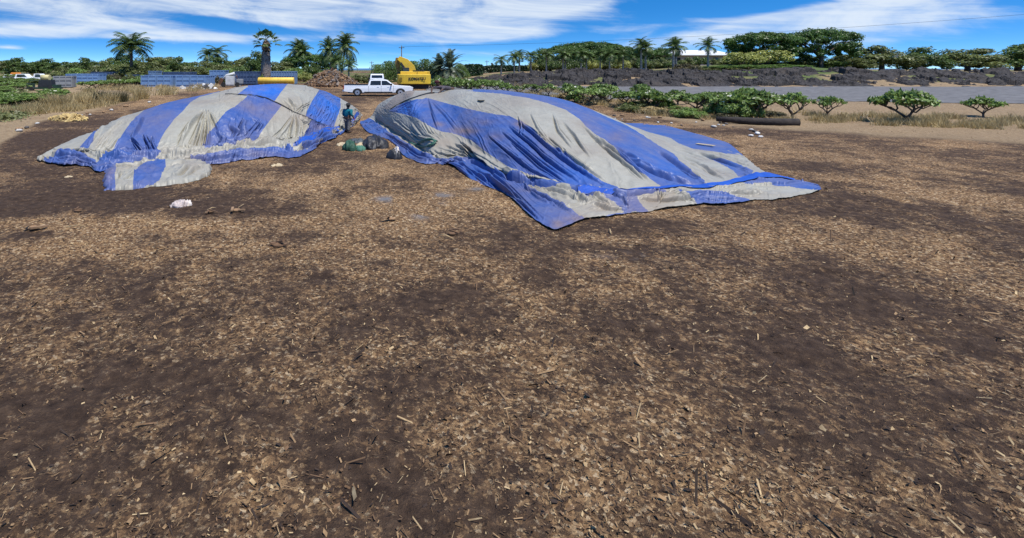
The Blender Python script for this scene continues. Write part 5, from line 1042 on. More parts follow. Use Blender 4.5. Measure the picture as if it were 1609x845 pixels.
# ------------------------------------------------------------------ vehicles
def arch(x, r, n=9): return [(x + r * math.cos(math.pi - math.pi * k / n), .36 + r * math.sin(math.pi * k / n)) for k in range(n + 1)]
def pickup(L_, Hh, W=1.95):
    """crew cab pickup, front towards +x; lengths are fitted to what the photograph shows"""
    k = L_ / 5.9; kz = Hh / 1.92; root = empty('pickup_truck')
    X = lambda x: x * k
    wr = .42 * kz; xw = (X(-1.78), X(1.88)); ra = .50 * kz
    zb = .42 * kz
    def ar(x): return [(x + ra * 1.12 * math.cos(math.pi - math.pi * j / 10), zb + ra * .95 * math.sin(math.pi * j / 10)) for j in range(11)]
    zl = 1.18 * kz
    low = [(X(-2.9), zb + .12)] + ar(xw[0]) + ar(xw[1]) + [(X(2.85), zb + .05), (X(2.95), zb + .35), (X(2.93), 1.0 * kz), (X(2.78), 1.12 * kz), (X(1.35), 1.25 * kz), (X(-.85), 1.25 * kz), (X(-.85), 1.3 * kz), (X(-2.92), 1.3 * kz), (X(-2.95), zb + .3)]
    # lower body: a shell prism (bed is a recess box of its own)
    b = MB(); n = len(low)
    for s in (-1, 1): b.v += [(x, s * W / 2 * (1.0 if z < 1.2 * kz else .97), z) for (x, z) in low]
    b.f += [tuple(range(n)), tuple(range(2 * n - 1, n - 1, -1))]; b.f += [((j + 1) % n, j, j + n, (j + 1) % n + n) for j in range(n)]; b.m += [0] * (n + 2); b.sm += [False] * (n + 2)
    b.build('body', M_WHITE, root, .035)
    zr = Hh; cab = [(X(-.88), 1.24 * kz), (X(-.80), 1.62 * kz), (X(-.68), zr - .04), (X(-.3), zr), (X(.55), zr - .01), (X(.78), zr - .07), (X(1.42), 1.24 * kz)]
    c = MB(); n = len(cab)
    for s in (-1, 1): c.v += [(x, s * W / 2 * (.97 - .13 * (z - 1.24 * kz) / (zr - 1.24 * kz)), z) for (x, z) in cab]
    c.f += [tuple(range(n)), tuple(range(2 * n - 1, n - 1, -1))]; c.f += [((j + 1) % n, j, j + n, (j + 1) % n + n) for j in range(n)]; c.m += [0] * (n + 2); c.sm += [False] * (n + 2)
    c.build('cab', M_WHITE, root, .05)
    yw = lambda z, e=.012: W / 2 * (.97 - .13 * (z - 1.24 * kz) / (zr - 1.24 * kz)) + e
    z0, z1 = 1.29 * kz, zr - .13 * kz
    for nm, pts in (('side_window', [(X(-.70), z0), (X(.22), z0), (X(.22), z1), (X(-.62), z1)]), ('side_window', [(X(.29), z0), (X(1.18), z0), (X(.68), z1), (X(.29), z1)])):
        for s in (-1, 1):
            q = MB(); q.add([(x, s * yw(z), z) for x, z in pts] + [(x, s * yw(z, -.02), z) for x, z in pts], [(0, 1, 2, 3), (7, 6, 5, 4)] + [(j, (j + 1) % 4, (j + 1) % 4 + 4, j + 4) for j in range(4)]); q.build(nm, M_GLASS, root)
    q = MB(); a, b_ = (X(.82), zr - .11), (X(1.36), 1.30 * kz); q.add([(a[0] + .03, -.72, a[1]), (a[0] + .03, .72, a[1]), (b_[0] + .03, .84, b_[1]), (b_[0] + .03, -.84, b_[1])], [(0, 1, 2, 3)]); q.build('windscreen', M_GLASS, root)
    q = MB(); q.box((X(-.78) - .04, 0, 1.6 * kz), (.05, 1.4, .34 * kz), ry=.12); q.build('rear_window', M_GLASS, root)
    q = MB(); q.box((X(-1.9), 0, 1.302 * kz), (X(1.96), W - .16, .02)); q.build('bed_liner', M_TRIM, root)
    for s in (-1, 1): q = MB(); q.box((X(-1.9), s * (W / 2 - .06), 1.335 * kz), (X(2.05), .1, .06)); q.build('bed_rail', M_TRIM, root)
    for x in xw:
        for s in (-1, 1):
            q = MB(); q.tube([(x, s * (W / 2 - .28), wr), (x, s * (W / 2 - .25), wr), (x, s * (W / 2 - .03), wr), (x, s * (W / 2), wr)], [wr * .9, wr, wr, wr * .92], 24); wh = q.build('wheel', M_BLACK, root)
            q = MB(); q.tube([(x, s * (W / 2 - .05), wr), (x, s * (W / 2 + .012), wr)], wr * .66, 20); q.build('rim', M_CHROME, wh)
            q = MB(); q.tube([(x, s * (W / 2), wr), (x, s * (W / 2 + .02), wr)], wr * .2, 10); q.build('hub', M_TRIM, wh)
            q = MB(); q.tube([(x, s * (W / 2 - .32), zb + .1), (x, s * (W / 2 - .03), zb + .1)], ra * .98, 20); q.build('wheel_arch', M_TRIM, root)
    for s in (-1, 1):
        q = MB(); q.box((X(-2.94), s * (W / 2 - .09), 1.02 * kz), (.1, .2, .42 * kz)); q.build('taillight', M_RED, root, .02)
        q = MB(); q.box((X(2.9), s * (W / 2 - .2), .93 * kz), (.16, .42, .2 * kz)); q.build('headlight', M_LAMP, root, .03)
        q = MB(); q.box((X(1.12), s * (W / 2 + .12), 1.36 * kz), (.14, .2, .22)); q.build('wing_mirror', M_TRIM, root, .03)
        for xx in (.12, 1.0): q = MB(); q.box((X(xx) - .2, s * (W / 2 + .012), 1.1 * kz), (.24, .03, .05)); q.build('door_handle', M_WHITE, root, .01)
        for xx in (-.82, .25, 1.3): q = MB(); q.box((X(xx), s * (W / 2 + .0005), .87 * kz), (.022, .008, .7 * kz)); q.build('door_gap', M_TRIM, root)
        q = MB(); q.box((0, s * (W / 2 - .04), zb + .03), (X(2.4), .1, .14)); q.build('sill', M_TRIM, root)
    q = MB(); q.box((X(-2.98), 0, zb + .17), (.18, W - .06, .24)); q.build('rear_bumper', M_CHROME, root, .04); q = MB(); q.box((X(2.97), 0, zb + .16), (.2, W - .08, .28)); q.build('front_bumper', M_TRIM, root, .05)
    q = MB(); q.box((X(2.94), 0, .92 * kz), (.06, 1.1, .34 * kz)); q.build('grille', M_TRIM, root, .02)
    q = MB(); q.box((0, 0, zb + .02), (X(5.2), W * .7, .2)); q.build('underbody', M_TRIM, root)
    return root
Yt = 60; p = at(594.5, Yt); t1 = pickup(109 * Yt / F * .985, 25.5 * Yt / F); t1.location = (p.x, p.y, float(p.z) + .0); tag(t1, 'long white crew cab pickup truck parked side-on between the two tarped mounds', 'pickup truck', 'white pickup trucks')
p = at(592.5, 69); t2 = copy_tree(t1); t2.location = p; t2.rotation_euler = (0, 0, R(90)); t2.scale = (.72, 1.02, 1.15); tag(t2, 'white pickup truck seen from behind, only its cab above the side-on truck', 'pickup truck', 'white pickup trucks')
def wagon(name, u, vb, Y, L_, Hh, rz, label, cat='car'):
    root = empty(name, at(u, Y), rz); root.scale = (.95, .95, .62); W = 1.8; z0 = .3
    b = MB(); b.prism([(-L_ / 2, z0), (L_ / 2, z0), (L_ / 2, .8), (L_ / 2 - .9, .95), (-L_ / 2, .98)], -W / 2, W / 2); b.build('body', M_WHITE, root, .06)
    c = MB(); n = 4; cab = [(-L_ / 2 + .05, .95), (-L_ / 2 + .3, Hh), (L_ / 2 - 1.9, Hh), (L_ / 2 - 1.1, .93)]
    c.prism(cab, -W / 2 * .92, W / 2 * .92); c.build('roof', M_WHITE, root, .05)
    for s in (-1, 1):
        q = MB(); q.prism([(-L_ / 2 + .42, 1.02), (-L_ / 2 + .55, Hh - .14), (L_ / 2 - 2.0, Hh - .14), (L_ / 2 - 1.5, 1.02)], s * W / 2 * .92 - .01, s * W / 2 * .92 + .015); q.build('side_window', M_GLASS, root)
        for x in (-L_ * .3, L_ * .3): q = MB(); q.tube([(x, s * W / 2 - s * .2, .33), (x, s * W / 2 + s * .01, .33)], .33, 16); q.build('wheel', M_BLACK, root)
    q = MB(); q.box((-L_ / 2 + .12, 0, 1.2), (.04, 1.3, .36), ry=.35); q.build('rear_window', M_GLASS, root)
    return tag(root, label, cat)
wagon('parked_car', 42, 120, 100, 3.9, 2.0, .1, 'left white wagon with dark side windows parked in the left field')
wagon('parked_car', 68, 120, 98, 3.3, 2.15, .15, 'right white wagon parked in the left field, nearer the green machine')
wagon('parked_car', 22, 119, 106, 3.6, 1.55, .0, 'low white car at the far left, half hidden in plants')
p = at(25, 116); root = empty('orange_machine', p); root.scale = (.8, .8, .62); q = MB(); q.box((0, 0, 1.6), (2.4, 1.4, .7), taper=.8); q.build('body', mat('orange_paint', (.6, .22, .03), (.5, .18, .03), rough=.5), root, .05); q = MB(); q.box((0, 0, .7), (2.0, 1.2, 1.1)); q.build('base', M_TRIM, root); tag(root, 'small orange machine behind the low white car at the far left', 'machine')

# excavator seen from behind its counterweight
Ye = 72; p = at(649, Ye); s_ = Ye / F; root = empty('excavator', p); px = lambda u: (u - 649) * s_; pz = lambda v: H - (v - V0) * s_ - p.z
q = MB()
for s in (-1, 1):
    prof = [(-1.9, .45), (-1.75, .12), (-1.45, 0), (1.45, 0), (1.75, .12), (1.9, .45), (1.7, .78), (1.45, .86), (-1.45, .86), (-1.7, .78)]
    t_ = MB(); t_.prism([(x * 1.1, z) for x, z in prof], s * 1.25 - .3, s * 1.25 + .3); t_.build('crawler_track', M_BLACK, root, .04)
q.box((0, 0, .62), (2.6, 2.0, .4)); q.build('undercarriage', M_TRIM, root)
q = MB(); q.tube([(0, 0, .8), (0, 0, 1.0)], .8, 20); q.build('slew_ring', M_TRIM, root)
z0, z1 = pz(131.5), pz(116.2); x0, x1 = px(624), px(675.5); w_ = x1 - x0; xc = (x0 + x1) / 2
q = MB()       # counterweight: rounded plan
n = 14; plan = [(-w_ / 2, .6)] + [(-w_ / 2 * math.cos(math.pi * j / n) , -1.2 - .75 * math.sin(math.pi * j / n) ** .45) for j in range(n + 1)] + [(w_ / 2, .6)]
m_ = len(plan); vs = [(xc + x, y, z) for z in (z0, z1) for (x, y) in plan]; q.add(vs, [tuple(range(m_))[::-1], tuple(range(m_, 2 * m_))] + [(j, (j + 1) % m_, (j + 1) % m_ + m_, j + m_) for j in range(m_)]); q.build('counterweight', M_YEL, root, .08)
q = MB(); q.box((xc + .2, .9, z1 - .12), (w_ - .5, 2.6, 1.0)); q.build('engine_cover', M_YEL, root, .08)
q = MB(); q.box((xc, .6, z0 - .02), (w_ - .6, 3.2, .16)); q.build('deck', M_TRIM, root)
q = MB(); q.box((px(629), -1.83, (z0 + z1) / 2), (.36, .06, .5)); q.build('vent', M_TRIM, root, .02)
for j in range(5): r_ = MB(); r_.box((px(629), -1.87, (z0 + z1) / 2 - .2 + .1 * j), (.34, .03, .03)); r_.build('vent_slat', M_YEL, root)
q = MB(); q.box((px(638), 1.0, z1 + .42), (1.0, 1.7, 1.0), taper=.92); cabm = q.build('cab', M_TRIM, root, .05)
q = MB(); q.box((px(638), .12, z1 + .45), (.8, .03, .6)); q.build('cab_window', M_GLASS, cabm)
q = MB(); q.box((px(658), .4, z1 + .46), (1.6, 1.6, .12)); q.tube([(px(664), .2, z1 + .3), (px(664), .2, z1 + .75)], .07, 8); q.build('exhaust', M_TRIM, root)
q = MB()
for u in (655, 672): q.tube([(px(u), -.6, z1), (px(u), -.6, z1 + .42)], .025, 6)
q.tube([(px(655), -.6, z1 + .42), (px(672), -.6, z1 + .42)], .025, 6); q.build('handrail', M_TRIM, root)
def beam(name, pts, ws, th, m, y0, parent):
    """box-section beam along pts (u,v picture columns of its axis)"""
    c = [Vector((px(u), y0, pz(v))) for u, v in pts]; q = MB(); vs = []
    for i, a in enumerate(c):
        d = (c[min(i + 1, len(c) - 1)] - c[max(i - 1, 0)]).normalized(); nrm = Vector((-d.z, 0, d.x)); 
        for (e, yy) in ((-1, -1), (1, -1), (1, 1), (-1, 1)): vs.append(a + nrm * e * ws[i] * .5 + Vector((0, yy * th * .5, 0)))
    fs = [(0, 1, 2, 3)[::-1], tuple(len(vs) - 4 + j for j in range(4))]
    for i in range(len(c) - 1): fs += [(i * 4 + j, i * 4 + (j + 1) % 4, i * 4 + 4 + (j + 1) % 4, i * 4 + 4 + j) for j in range(4)]
    q.add(vs, fs); return q.build(name, m, parent, .04)
beam('boom', [(651, 117), (646, 107), (638, 97.5), (626.5, 90.5)], [.95, 1.25, 1.1, .6], .7, M_YEL, 1.4, root)
beam('arm', [(625.5, 90), (625, 98), (626, 106), (627.5, 114)], [.55, .7, .55, .4], .5, mat('shaded_yellow_paint', (.32, .21, .05), (.16, .11, .04), scale=2, rough=.7), 2.0, root)  # darker yellow: the shadow on the arm is painted into its colour
beam('boom_cylinder', [(641, 115), (635, 106), (630, 98)], [.34, .34, .25], .2, M_TRIM, 1.0, root); beam('arm_cylinder', [(640, 96), (632, 90.5), (627, 90)], [.2, .18, .14], .2, M_CHROME, 1.4, root)
beam('linkage', [(629, 110), (632, 114), (630, 118)], [.25, .25, .2], .4, M_TRIM, 2.0, root)
q = MB(); q.prism([(px(624), pz(114)), (px(630), pz(113)), (px(633), pz(119)), (px(628), pz(122)), (px(624), pz(119))], 1.5, 2.6); q.build('bucket', M_TRIM, root, .03)
fc = bpy.data.curves.new('lettering', 'FONT'); fc.body = 'KOMATSU'; fc.size = 1; fc.extrude = .012; fc.align_x = 'CENTER'; fc.align_y = 'CENTER'; fc.offset = .03
fo = bpy.data.objects.new('tmp', fc); COL.objects.link(fo); dg = bpy.context.evaluated_depsgraph_get(); me = bpy.data.meshes.new_from_object(fo.evaluated_get(dg)); bpy.data.objects.remove(fo)
me.transform(Matrix.Rotation(R(90), 4, 'X')); xs_ = [v.co.x for v in me.vertices]; zs_ = [v.co.z for v in me.vertices]
sxx = (px(667) - px(641)) / (max(xs_) - min(xs_)); szz = .38 / (max(zs_) - min(zs_)); me.transform(Matrix.Diagonal((sxx, 1, szz, 1))); me.materials.clear(); me.materials.append(M_TRIM)
lo = bpy.data.objects.new('lettering', me); COL.objects.link(lo); lo.parent = root; lo.location = (px(654), -1.985, pz(123.2))
tag(root, 'yellow excavator seen from behind with boom folded up behind the pickup', 'excavator')

# ------------------------------------------------------------------ house, poles, cable
Yh = 132; root = empty('house', at(1085, Yh)); z_ = root.location.z; hx = lambda u: (u - 1085) * Yh / F; hz = lambda v: H - (v - V0) * Yh / F - z_
M_ROOF = mat('white_metal_roof', (.74, .74, .73), (.66, .66, .66), scale=1, rough=.45); M_WALL = mat('house_wall', (.40, .36, .30), (.33, .3, .25), scale=1, rough=.85)
e0, e1, r0, r1 = hx(1036), hx(1132), hx(1060), hx(1122); ze, zr = hz(86.5), hz(78.5); d = 5.5
q = MB(); q.add([(e0, -d, ze), (e1, -d, ze), (e1, d, ze), (e0, d, ze), (r0, 0, zr), (r1, 0, zr)], [(0, 1, 5, 4), (1, 2, 5), (2, 3, 4, 5), (3, 0, 4), (3, 2, 1, 0)]); q.build('roof', M_ROOF, root)
q = MB(); q.box(((e0 + e1) / 2, 0, (ze - 2.0) / 2), (e1 - e0 - 1.6, 2 * d - 1.4, ze + 2.0)); q.build('wall', M_WALL, root)
for k in range(6): q = MB(); q.box((e0 + 2 + (e1 - e0 - 4) * k / 5, -d + .68, ze - 1.5), (1.3, .06, 1.5)); q.build('window', M_GLASS, root)
q = MB(); q.box(((e0 + e1) / 2, -d - .02, ze - .1), (e1 - e0, .06, .2)); q.build('fascia', M_ROOF, root)
tag(root, 'house with a wide low white roof among trees on the right', 'house')
M_POLE = mat('pole_wood', (.12, .10, .085), (.08, .07, .06), scale=2, rough=.9)
def pole(u, vt, Y, label, r=.14):
    p = at(u, Y); root = empty('utility_pole', p); h_ = hgt(vt, Y, p.z); q = MB(); q.tube([(0, 0, -.3), (0, 0, h_)], [r, r * .75], 10); q.build('post', M_POLE, root); q = MB(); q.box((0, -.12, h_ - .5), (1.3, .1, .12)); q.build('crossarm', M_POLE, root)
    for s in (-.55, 0, .55): q = MB(); q.tube([(s, -.12, h_ - .44), (s, -.12, h_ - .22)], .04, 6); q.build('insulator', M_GREY, root)
    tag(root, label, 'utility pole'); return Vector((p.x, p.y - .12, p.z + h_ - .25))
A = pole(631, 71.5, 118, 'tallest utility pole, rising right behind the excavator boom'); pole(584, 96, 160, 'short distant utility pole above the small white truck cab', .12); B_ = pole(765, 94.5, 170, 'distant utility pole between the date palms and slim palms', .12)
E_ = P3(1640, 20, 90)
pts = [A.lerp(E_, k / 24) - Vector((0, 0, 3.0 * 4 * (k / 24) * (1 - k / 24) * .35)) for k in range(25)]
q = MB(); q.tube(pts, .022, 5); o = q.build('power_line', M_TRIM); tag(o, 'thin dark power line sagging across the sky to the right', 'power line')

# ------------------------------------------------------------------ people
def skin(name, pts, edges, m, parent=None, sub=2):
    """pts: list of (co, radius or (rx, ry)); one continuous skinned surface"""
    me = bpy.data.meshes.new(name); me.from_pydata([p[0] for p in pts], edges, []); o = bpy.data.objects.new(name, me); COL.objects.link(o)
    md = o.modifiers.new('skin', 'SKIN'); sk = me.skin_vertices[0].data if me.skin_vertices else None
    if sk is None:
        bpy.context.view_layer.objects.active = o; o.select_set(True); bpy.ops.mesh.customdata_skin_add(); sk = me.skin_vertices[0].data
    for i, p in enumerate(pts):
        r = p[1]; sk[i].radius = r if hasattr(r, '__len__') else (r, r)
    sk[0].use_root = True; o.modifiers.new('sub', 'SUBSURF').levels = sub
    dg = bpy.context.evaluated_depsgraph_get(); me2 = bpy.data.meshes.new_from_object(o.evaluated_get(dg)); bpy.data.objects.remove(o)
    me2.materials.clear(); me2.materials.append(m)
    for pl in me2.polygons: pl.use_smooth = True
    o2 = bpy.data.objects.new(name, me2); COL.objects.link(o2)
    if parent is not None: o2.parent = parent
    return o2
M_SKIN = mat('skin', (.22, .115, .07), (.18, .09, .055), scale=8, rough=.6); M_SKIND = mat('dark_skin', (.09, .05, .035), (.07, .04, .03), scale=8, rough=.6)
M_TEAL = mat('teal_shirt', (.015, .17, .21), (.014, .12, .15), scale=9, rough=.85, spec=.1, bump=.4, bscale=14); M_PANTS = mat('grey_trousers', (.16, .155, .15), (.10, .10, .10), scale=8, rough=.9, spec=.1, bump=.4, bscale=14)
M_HAT = mat('dark_hat', (.018, .018, .02), (.03, .03, .03), scale=8, rough=.9); M_GLOVE = mat('red_glove', (.45, .05, .035), (.35, .04, .03), scale=9, rough=.8); M_BOOT = mat('brown_boot', (.05, .035, .025), (.03, .02, .015), rough=.8); M_HAIR = mat('black_hair', (.01, .009, .008), (.015, .012, .01), rough=.6)
def fingers(hand, d, side, m, pts, edges, wrist_i):
    pass
def stand_person(loc, rz):
    root = empty('person', loc, rz)          # faces +x
    P = [((0, 0, .95), (.13, .16)), ((.0, 0, 1.15), (.12, .15)), ((.01, 0, 1.34), (.13, .18)), ((.01, 0, 1.44), (.07, .09)), ((.03, 0, 1.52), (.05, .05)), ((.06, 0, 1.60), (.085, .078)), ((.06, 0, 1.68), (.088, .08)), ((.05, 0, 1.74), (.05, .05)),
         ((.0, .09, .88), .09), ((.03, .10, .50), .062), ((-.01, .11, .10), .045), ((.09, .12, .045), .04), ((.17, .12, .035), .03),
         ((.0, -.09, .88), .09), ((-.02, -.11, .50), .062), ((-.07, -.12, .10), .045), ((.03, -.13, .045), .04), ((.11, -.13, .035), .03),
         ((.0, .20, 1.39), .058), ((-.01, .27, 1.12), .045), ((.10, .27, .90), .034), ((.13, .26, .85), (.02, .035)), ((.16, .255, .79), (.02, .038)),
         ((.0, -.20, 1.39), .058), ((-.02, -.27, 1.12), .045), ((.13, -.25, .93), .034), ((.17, -.24, .88), (.02, .035)), ((.20, -.235, .82), (.02, .038))]
    E = [(0, 1), (1, 2), (2, 3), (3, 4), (4, 5), (5, 6), (6, 7), (0, 8), (8, 9), (9, 10), (10, 11), (11, 12), (0, 13), (13, 14), (14, 15), (15, 16), (16, 17), (2, 18), (18, 19), (19, 20), (20, 21), (21, 22), (2, 23), (23, 24), (24, 25), (25, 26), (26, 27)]
    for (hi, sy) in ((22, 1), (27, -1)):
        hx_, hy_, hz_ = P[hi][0]
        for j, ln in enumerate((.07, .085, .08, .06)):
            o = (j - 1.5) * .019; a = len(P); P.append(((hx_ + o * .6 + .006, hy_ + o * .7, hz_ - .03), .0095)); P.append(((hx_ + o * .6 + .025, hy_ + o * .7, hz_ - .03 - ln * .5), .009)); P.append(((hx_ + o * .6 + .02, hy_ + o * .7 - .01 * sy, hz_ - .03 - ln), .007)); E += [(hi, a), (a, a + 1), (a + 1, a + 2)]
        a = len(P); wx_, wy_, wz_ = P[hi - 1][0]; P.append(((wx_ + .035, wy_ - .015 * sy, wz_ - .015), .011)); P.append(((wx_ + .06, wy_ - .02 * sy, wz_ - .05), .009)); E += [(hi - 1, a), (a, a + 1)]
    body = skin('body', P, E, M_SKIN, root)
    me = body.data; me.materials.append(M_GLOVE)
    for pl in me.polygons:
        if pl.center.z < .91 and abs(pl.center.y) > .19: pl.material_index = 1
    Q = [((.0, 0, .94), (.16, .19)), ((.0, 0, 1.15), (.145, .18)), ((.01, 0, 1.34), (.15, .20)), ((.01, 0, 1.44), (.09, .11)), ((.0, .20, 1.39), .078), ((-.01, .27, 1.12), .062), ((.06, .272, .98), .05), ((.0, -.20, 1.39), .078), ((-.02, -.27, 1.12), .062), ((.07, -.262, 1.01), .05)]
    skin('shirt', Q, [(0, 1), (1, 2), (2, 3), (2, 4), (4, 5), (5, 6), (2, 7), (7, 8), (8, 9)], M_TEAL, root)
    Q = [((0, 0, .96), (.145, .17)), ((.0, .09, .84), .115), ((.03, .10, .50), .085), ((-.005, .11, .10), .072), ((.0, -.09, .84), .115), ((-.02, -.11, .50), .085), ((-.065, -.12, .10), .072)]
    skin('trousers', Q, [(0, 1), (1, 2), (2, 3), (0, 4), (4, 5), (5, 6)], M_PANTS, root)
    for (x, y) in ((-.01, .11), (-.07, -.12)):
        q = MB(); q.ball((x + .07, y, .055), .06, 12, 8, sc=(2.3, .85, .95)); q.build('boot', M_BOOT, root)
    q = MB(); q.tube([(.055, 0, 1.685), (.055, 0, 1.695), (.055, 0, 1.70), (.055, 0, 1.76), (.055, 0, 1.80), (.055, 0, 1.815)], [.19, .19, .108, .104, .085, .03], 20); q.build('hat', M_HAT, root)
    q = MB(); q.ball((.035, 0, 1.64), .09, 14, 8, sc=(.95, .97, 1)); q.build('hair', M_HAIR, root)
    q = MB(); q.ball((.145, 0, 1.615), .018, 8, 6, sc=(1.1, .8, 1.3)); q.build('nose', M_SKIN, root)
    for s in (-1, 1):
        q = MB(); q.ball((.128, s * .032, 1.64), .013, 8, 6); q.build('eye', M_HAIR, root); q = MB(); q.ball((.055, s * .088, 1.615), .026, 8, 6, sc=(.8, .4, 1.2)); q.build('ear', M_SKIN, root)
    q = MB(); q.ball((.136, 0, 1.572), .02, 8, 6, sc=(.5, 1.3, .35)); q.build('mouth', mat('lips', (.2, .07, .05), rough=.6), root)
    return root
p = ground_at(546, 207.5); q = stand_person((p.x, p.y, p.z - .01), R(48)); q.scale = (1.35, 1.35, .985); tag(q, 'person in teal shirt, grey trousers and dark hat standing beside the left mound', 'person')
# person lying on the ridge of the right mound, reaching down to the seam
def ridge_pt(u, v):
    i = np.argmin((UR - u) ** 2 + (VR - v) ** 2); return Vector(GR.reshape(-1, 3)[i])
pr = ridge_pt(690, 145); root = empty('person', pr, 0)
P = [((.55, .45, .20), (.15, .13)), ((.30, .30, .24), (.15, .13)), ((.08, .14, .30), (.17, .13)), ((-.02, .05, .38), (.07, .07)), ((-.07, 0, .46), (.06, .06)), ((-.10, -.03, .54), (.095, .085)), ((-.10, -.04, .62), (.09, .085)),
     ((.85, .62, .10), .09), ((1.25, .85, .02), .06), ((1.6, 1.05, -.1), .045), ((.95, .5, .12), .09), ((1.35, .7, .04), .06), ((1.75, .85, -.05), .045),
     ((-.12, .0, .30), .065), ((-.34, -.10, .26), .05), ((-.37, -.22, .04), .038), ((-.36, -.28, -.02), (.025, .038)), ((.2, -.06, .28), .065), ((.12, -.28, .18), .05), ((-.02, -.36, .02), .038), ((-.06, -.4, -.02), (.025, .038))]
E = [(0, 1), (1, 2), (2, 3), (3, 4), (4, 5), (5, 6), (0, 7), (7, 8), (8, 9), (0, 10), (10, 11), (11, 12), (2, 13), (13, 14), (14, 15), (15, 16), (2, 17), (17, 18), (18, 19), (19, 20)]
for hi in (16, 20):
    hx_, hy_, hz_ = P[hi][0]
    for j, ln in enumerate((.06, .08, .075, .055)):
        a = len(P); o = (j - 1.5) * .02; P.append(((hx_ + o, hy_ - .03, hz_ + .005), .0095)); P.append(((hx_ + o * 1.2, hy_ - .03 - ln * .5, hz_), .009)); P.append(((hx_ + o * 1.2, hy_ - .03 - ln, hz_ - .015), .007)); E += [(hi, a), (a, a + 1), (a + 1, a + 2)]
    a = len(P); P.append(((hx_ + .05, hy_ + .01, hz_), .01)); P.append(((hx_ + .075, hy_ - .03, hz_ - .01), .009)); E += [(hi, a), (a, a + 1)]
skin('body', P, E, M_SKIND, root)
Q = [((.58, .46, .20), (.17, .15)), ((.30, .30, .24), (.17, .15)), ((.08, .14, .30), (.19, .15)), ((-.12, .0, .30), .085), ((-.32, -.09, .27), .066), ((.2, -.06, .28), .085), ((.13, -.26, .19), .066)]
M_DSH = mat('grey_maroon_shirt', (.09, .075, .085), (.05, .045, .055), scale=8, rough=.9, bump=.4)
skin('shirt', Q, [(0, 1), (1, 2), (2, 3), (3, 4), (2, 5), (5, 6)], M_DSH, root)
Q = [((.56, .46, .19), (.16, .15)), ((.85, .62, .10), .11), ((1.25, .85, .02), .08), ((1.55, 1.03, -.08), .065), ((.95, .5, .12), .11), ((1.35, .7, .04), .08), ((1.7, .83, -.04), .065)]
skin('trousers', Q, [(0, 1), (1, 2), (2, 3), (0, 4), (4, 5), (5, 6)], M_PANTS, root)
M_MAR = mat('maroon_cap', (.07, .014, .018), (.05, .012, .015), scale=8, rough=.9)
q = MB(); q.ball((-.10, -.02, .61), .118, 16, 10, sc=(1, 1, .85)); q.build('cap', M_MAR, root)
for s in (-1, 1): q = MB(); q.ball((-.10 + s * .04, -.122, .565), .013, 8, 6); q.build('eye', M_HAIR, root)
q = MB(); q.ball((-.10, -.13, .535), .018, 8, 6, sc=(.8, 1.1, 1.2)); q.build('nose', M_SKIND, root)
root.scale = (1.25, 1.1, 1.0)
tag(root, 'person in maroon cap lying over the right mound and reaching for its seam', 'person')

# ------------------------------------------------------------------ things lying on the ground
M_GBAG = mat('dark_green_bag', (.018, .06, .035), (.03, .08, .05), scale=5, rough=.6, bump=.5, bscale=12); M_LGBAG = mat('sea_green_cloth', (.07, .19, .13), (.05, .13, .09), scale=5, rough=.7, bump=.5); M_TANC = mat('tan_cloth', (.5, .4, .25), (.38, .3, .19), scale=5, rough=.85, bump=.5); M_BPL = mat('black_plastic', (.012, .012, .014), (.03, .03, .034), scale=4, rough=.5, spec=.4, bump=.7, bscale=7); M_WPL = mat('white_plastic', (.68, .62, .56), (.5, .44, .39), scale=5, rough=.5, bump=.6, bscale=12)
def lump(name, u, v, w_, h_, d, m, seed, parent=None, dz=0, crump=.25, flat=1.0):
    p = ground_at(u, v); g = 44; a = np.linspace(0, 2 * np.pi, g, endpoint=False); ph = np.linspace(0, np.pi / 2, 16); A_, B_ = np.meshgrid(a, ph); cx_, cy_ = np.cos(A_) * np.sin(B_), np.sin(A_) * np.sin(B_)
    rr = 1 + crump * (fbm(cx_ * 3 + seed, cy_ * 3 + B_ * 2, seed) - .5) * 2 + crump * .8 * (ridged(cx_ * 3.2 + seed, cy_ * 3.2 + B_ * 1.2, seed + 2) ** 2 - .4) + .12 * np.cos(3 * A_ + seed) * np.sin(B_)
    X, Y, Z = cx_ * rr * w_ / 2, cy_ * rr * d / 2, np.cos(B_) ** flat * rr * h_ + dz
    f = [[i * g + j, i * g + (j + 1) % g, (i + 1) * g + (j + 1) % g, (i + 1) * g + j] for i in range(15) for j in range(g)]
    o = np_mesh(name, np.stack([X, Y, Z], -1).reshape(-1, 3), np.array(f)[:, ::-1], m, parent); 
    if parent is None: o.location = p - Vector((0, 0, .02))
    return o
m2 = lambda px_, v: px_ * (F * H / (v - V0)) / F
o = lump('garden_bag', 549, 235, m2(22, 235), .42, .8, M_GBAG, 3); tag(o, 'slumped dark green bag between the two mounds, left of the black plastic', 'bag')
o = lump('green_cloth', 566, 236, m2(16, 236), .22, .6, M_LGBAG, 5); tag(o, 'flat sea-green cloth beside the dark green bag', 'cloth')
o = lump('tan_sheet', 571, 230, m2(22, 230), .16, .9, M_TANC, 7, crump=.4); tag(o, 'crumpled tan sheet between the green bag and black plastic heap', 'sheet')
o = lump('tan_sheet', 538, 228, m2(14, 228), .12, .6, M_TANC, 9, crump=.4); tag(o, 'tan cloth scrap sticking out left of the dark green bag', 'sheet')
o = lump('plastic_sheet', 562, 225, m2(22, 225), .22, .7, mat('grey_plastic', (.05, .06, .065), (.09, .1, .1), scale=4, rough=.4, bump=.6), 11, crump=.3); tag(o, 'folded dark grey sheet behind the green bag', 'sheet')
o = lump('plastic_heap', 588, 231, m2(36, 231), .55, 1.6, M_BPL, 13, crump=.28); tag(o, 'shiny crumpled heap of black plastic between the two mounds', 'plastic sheet')
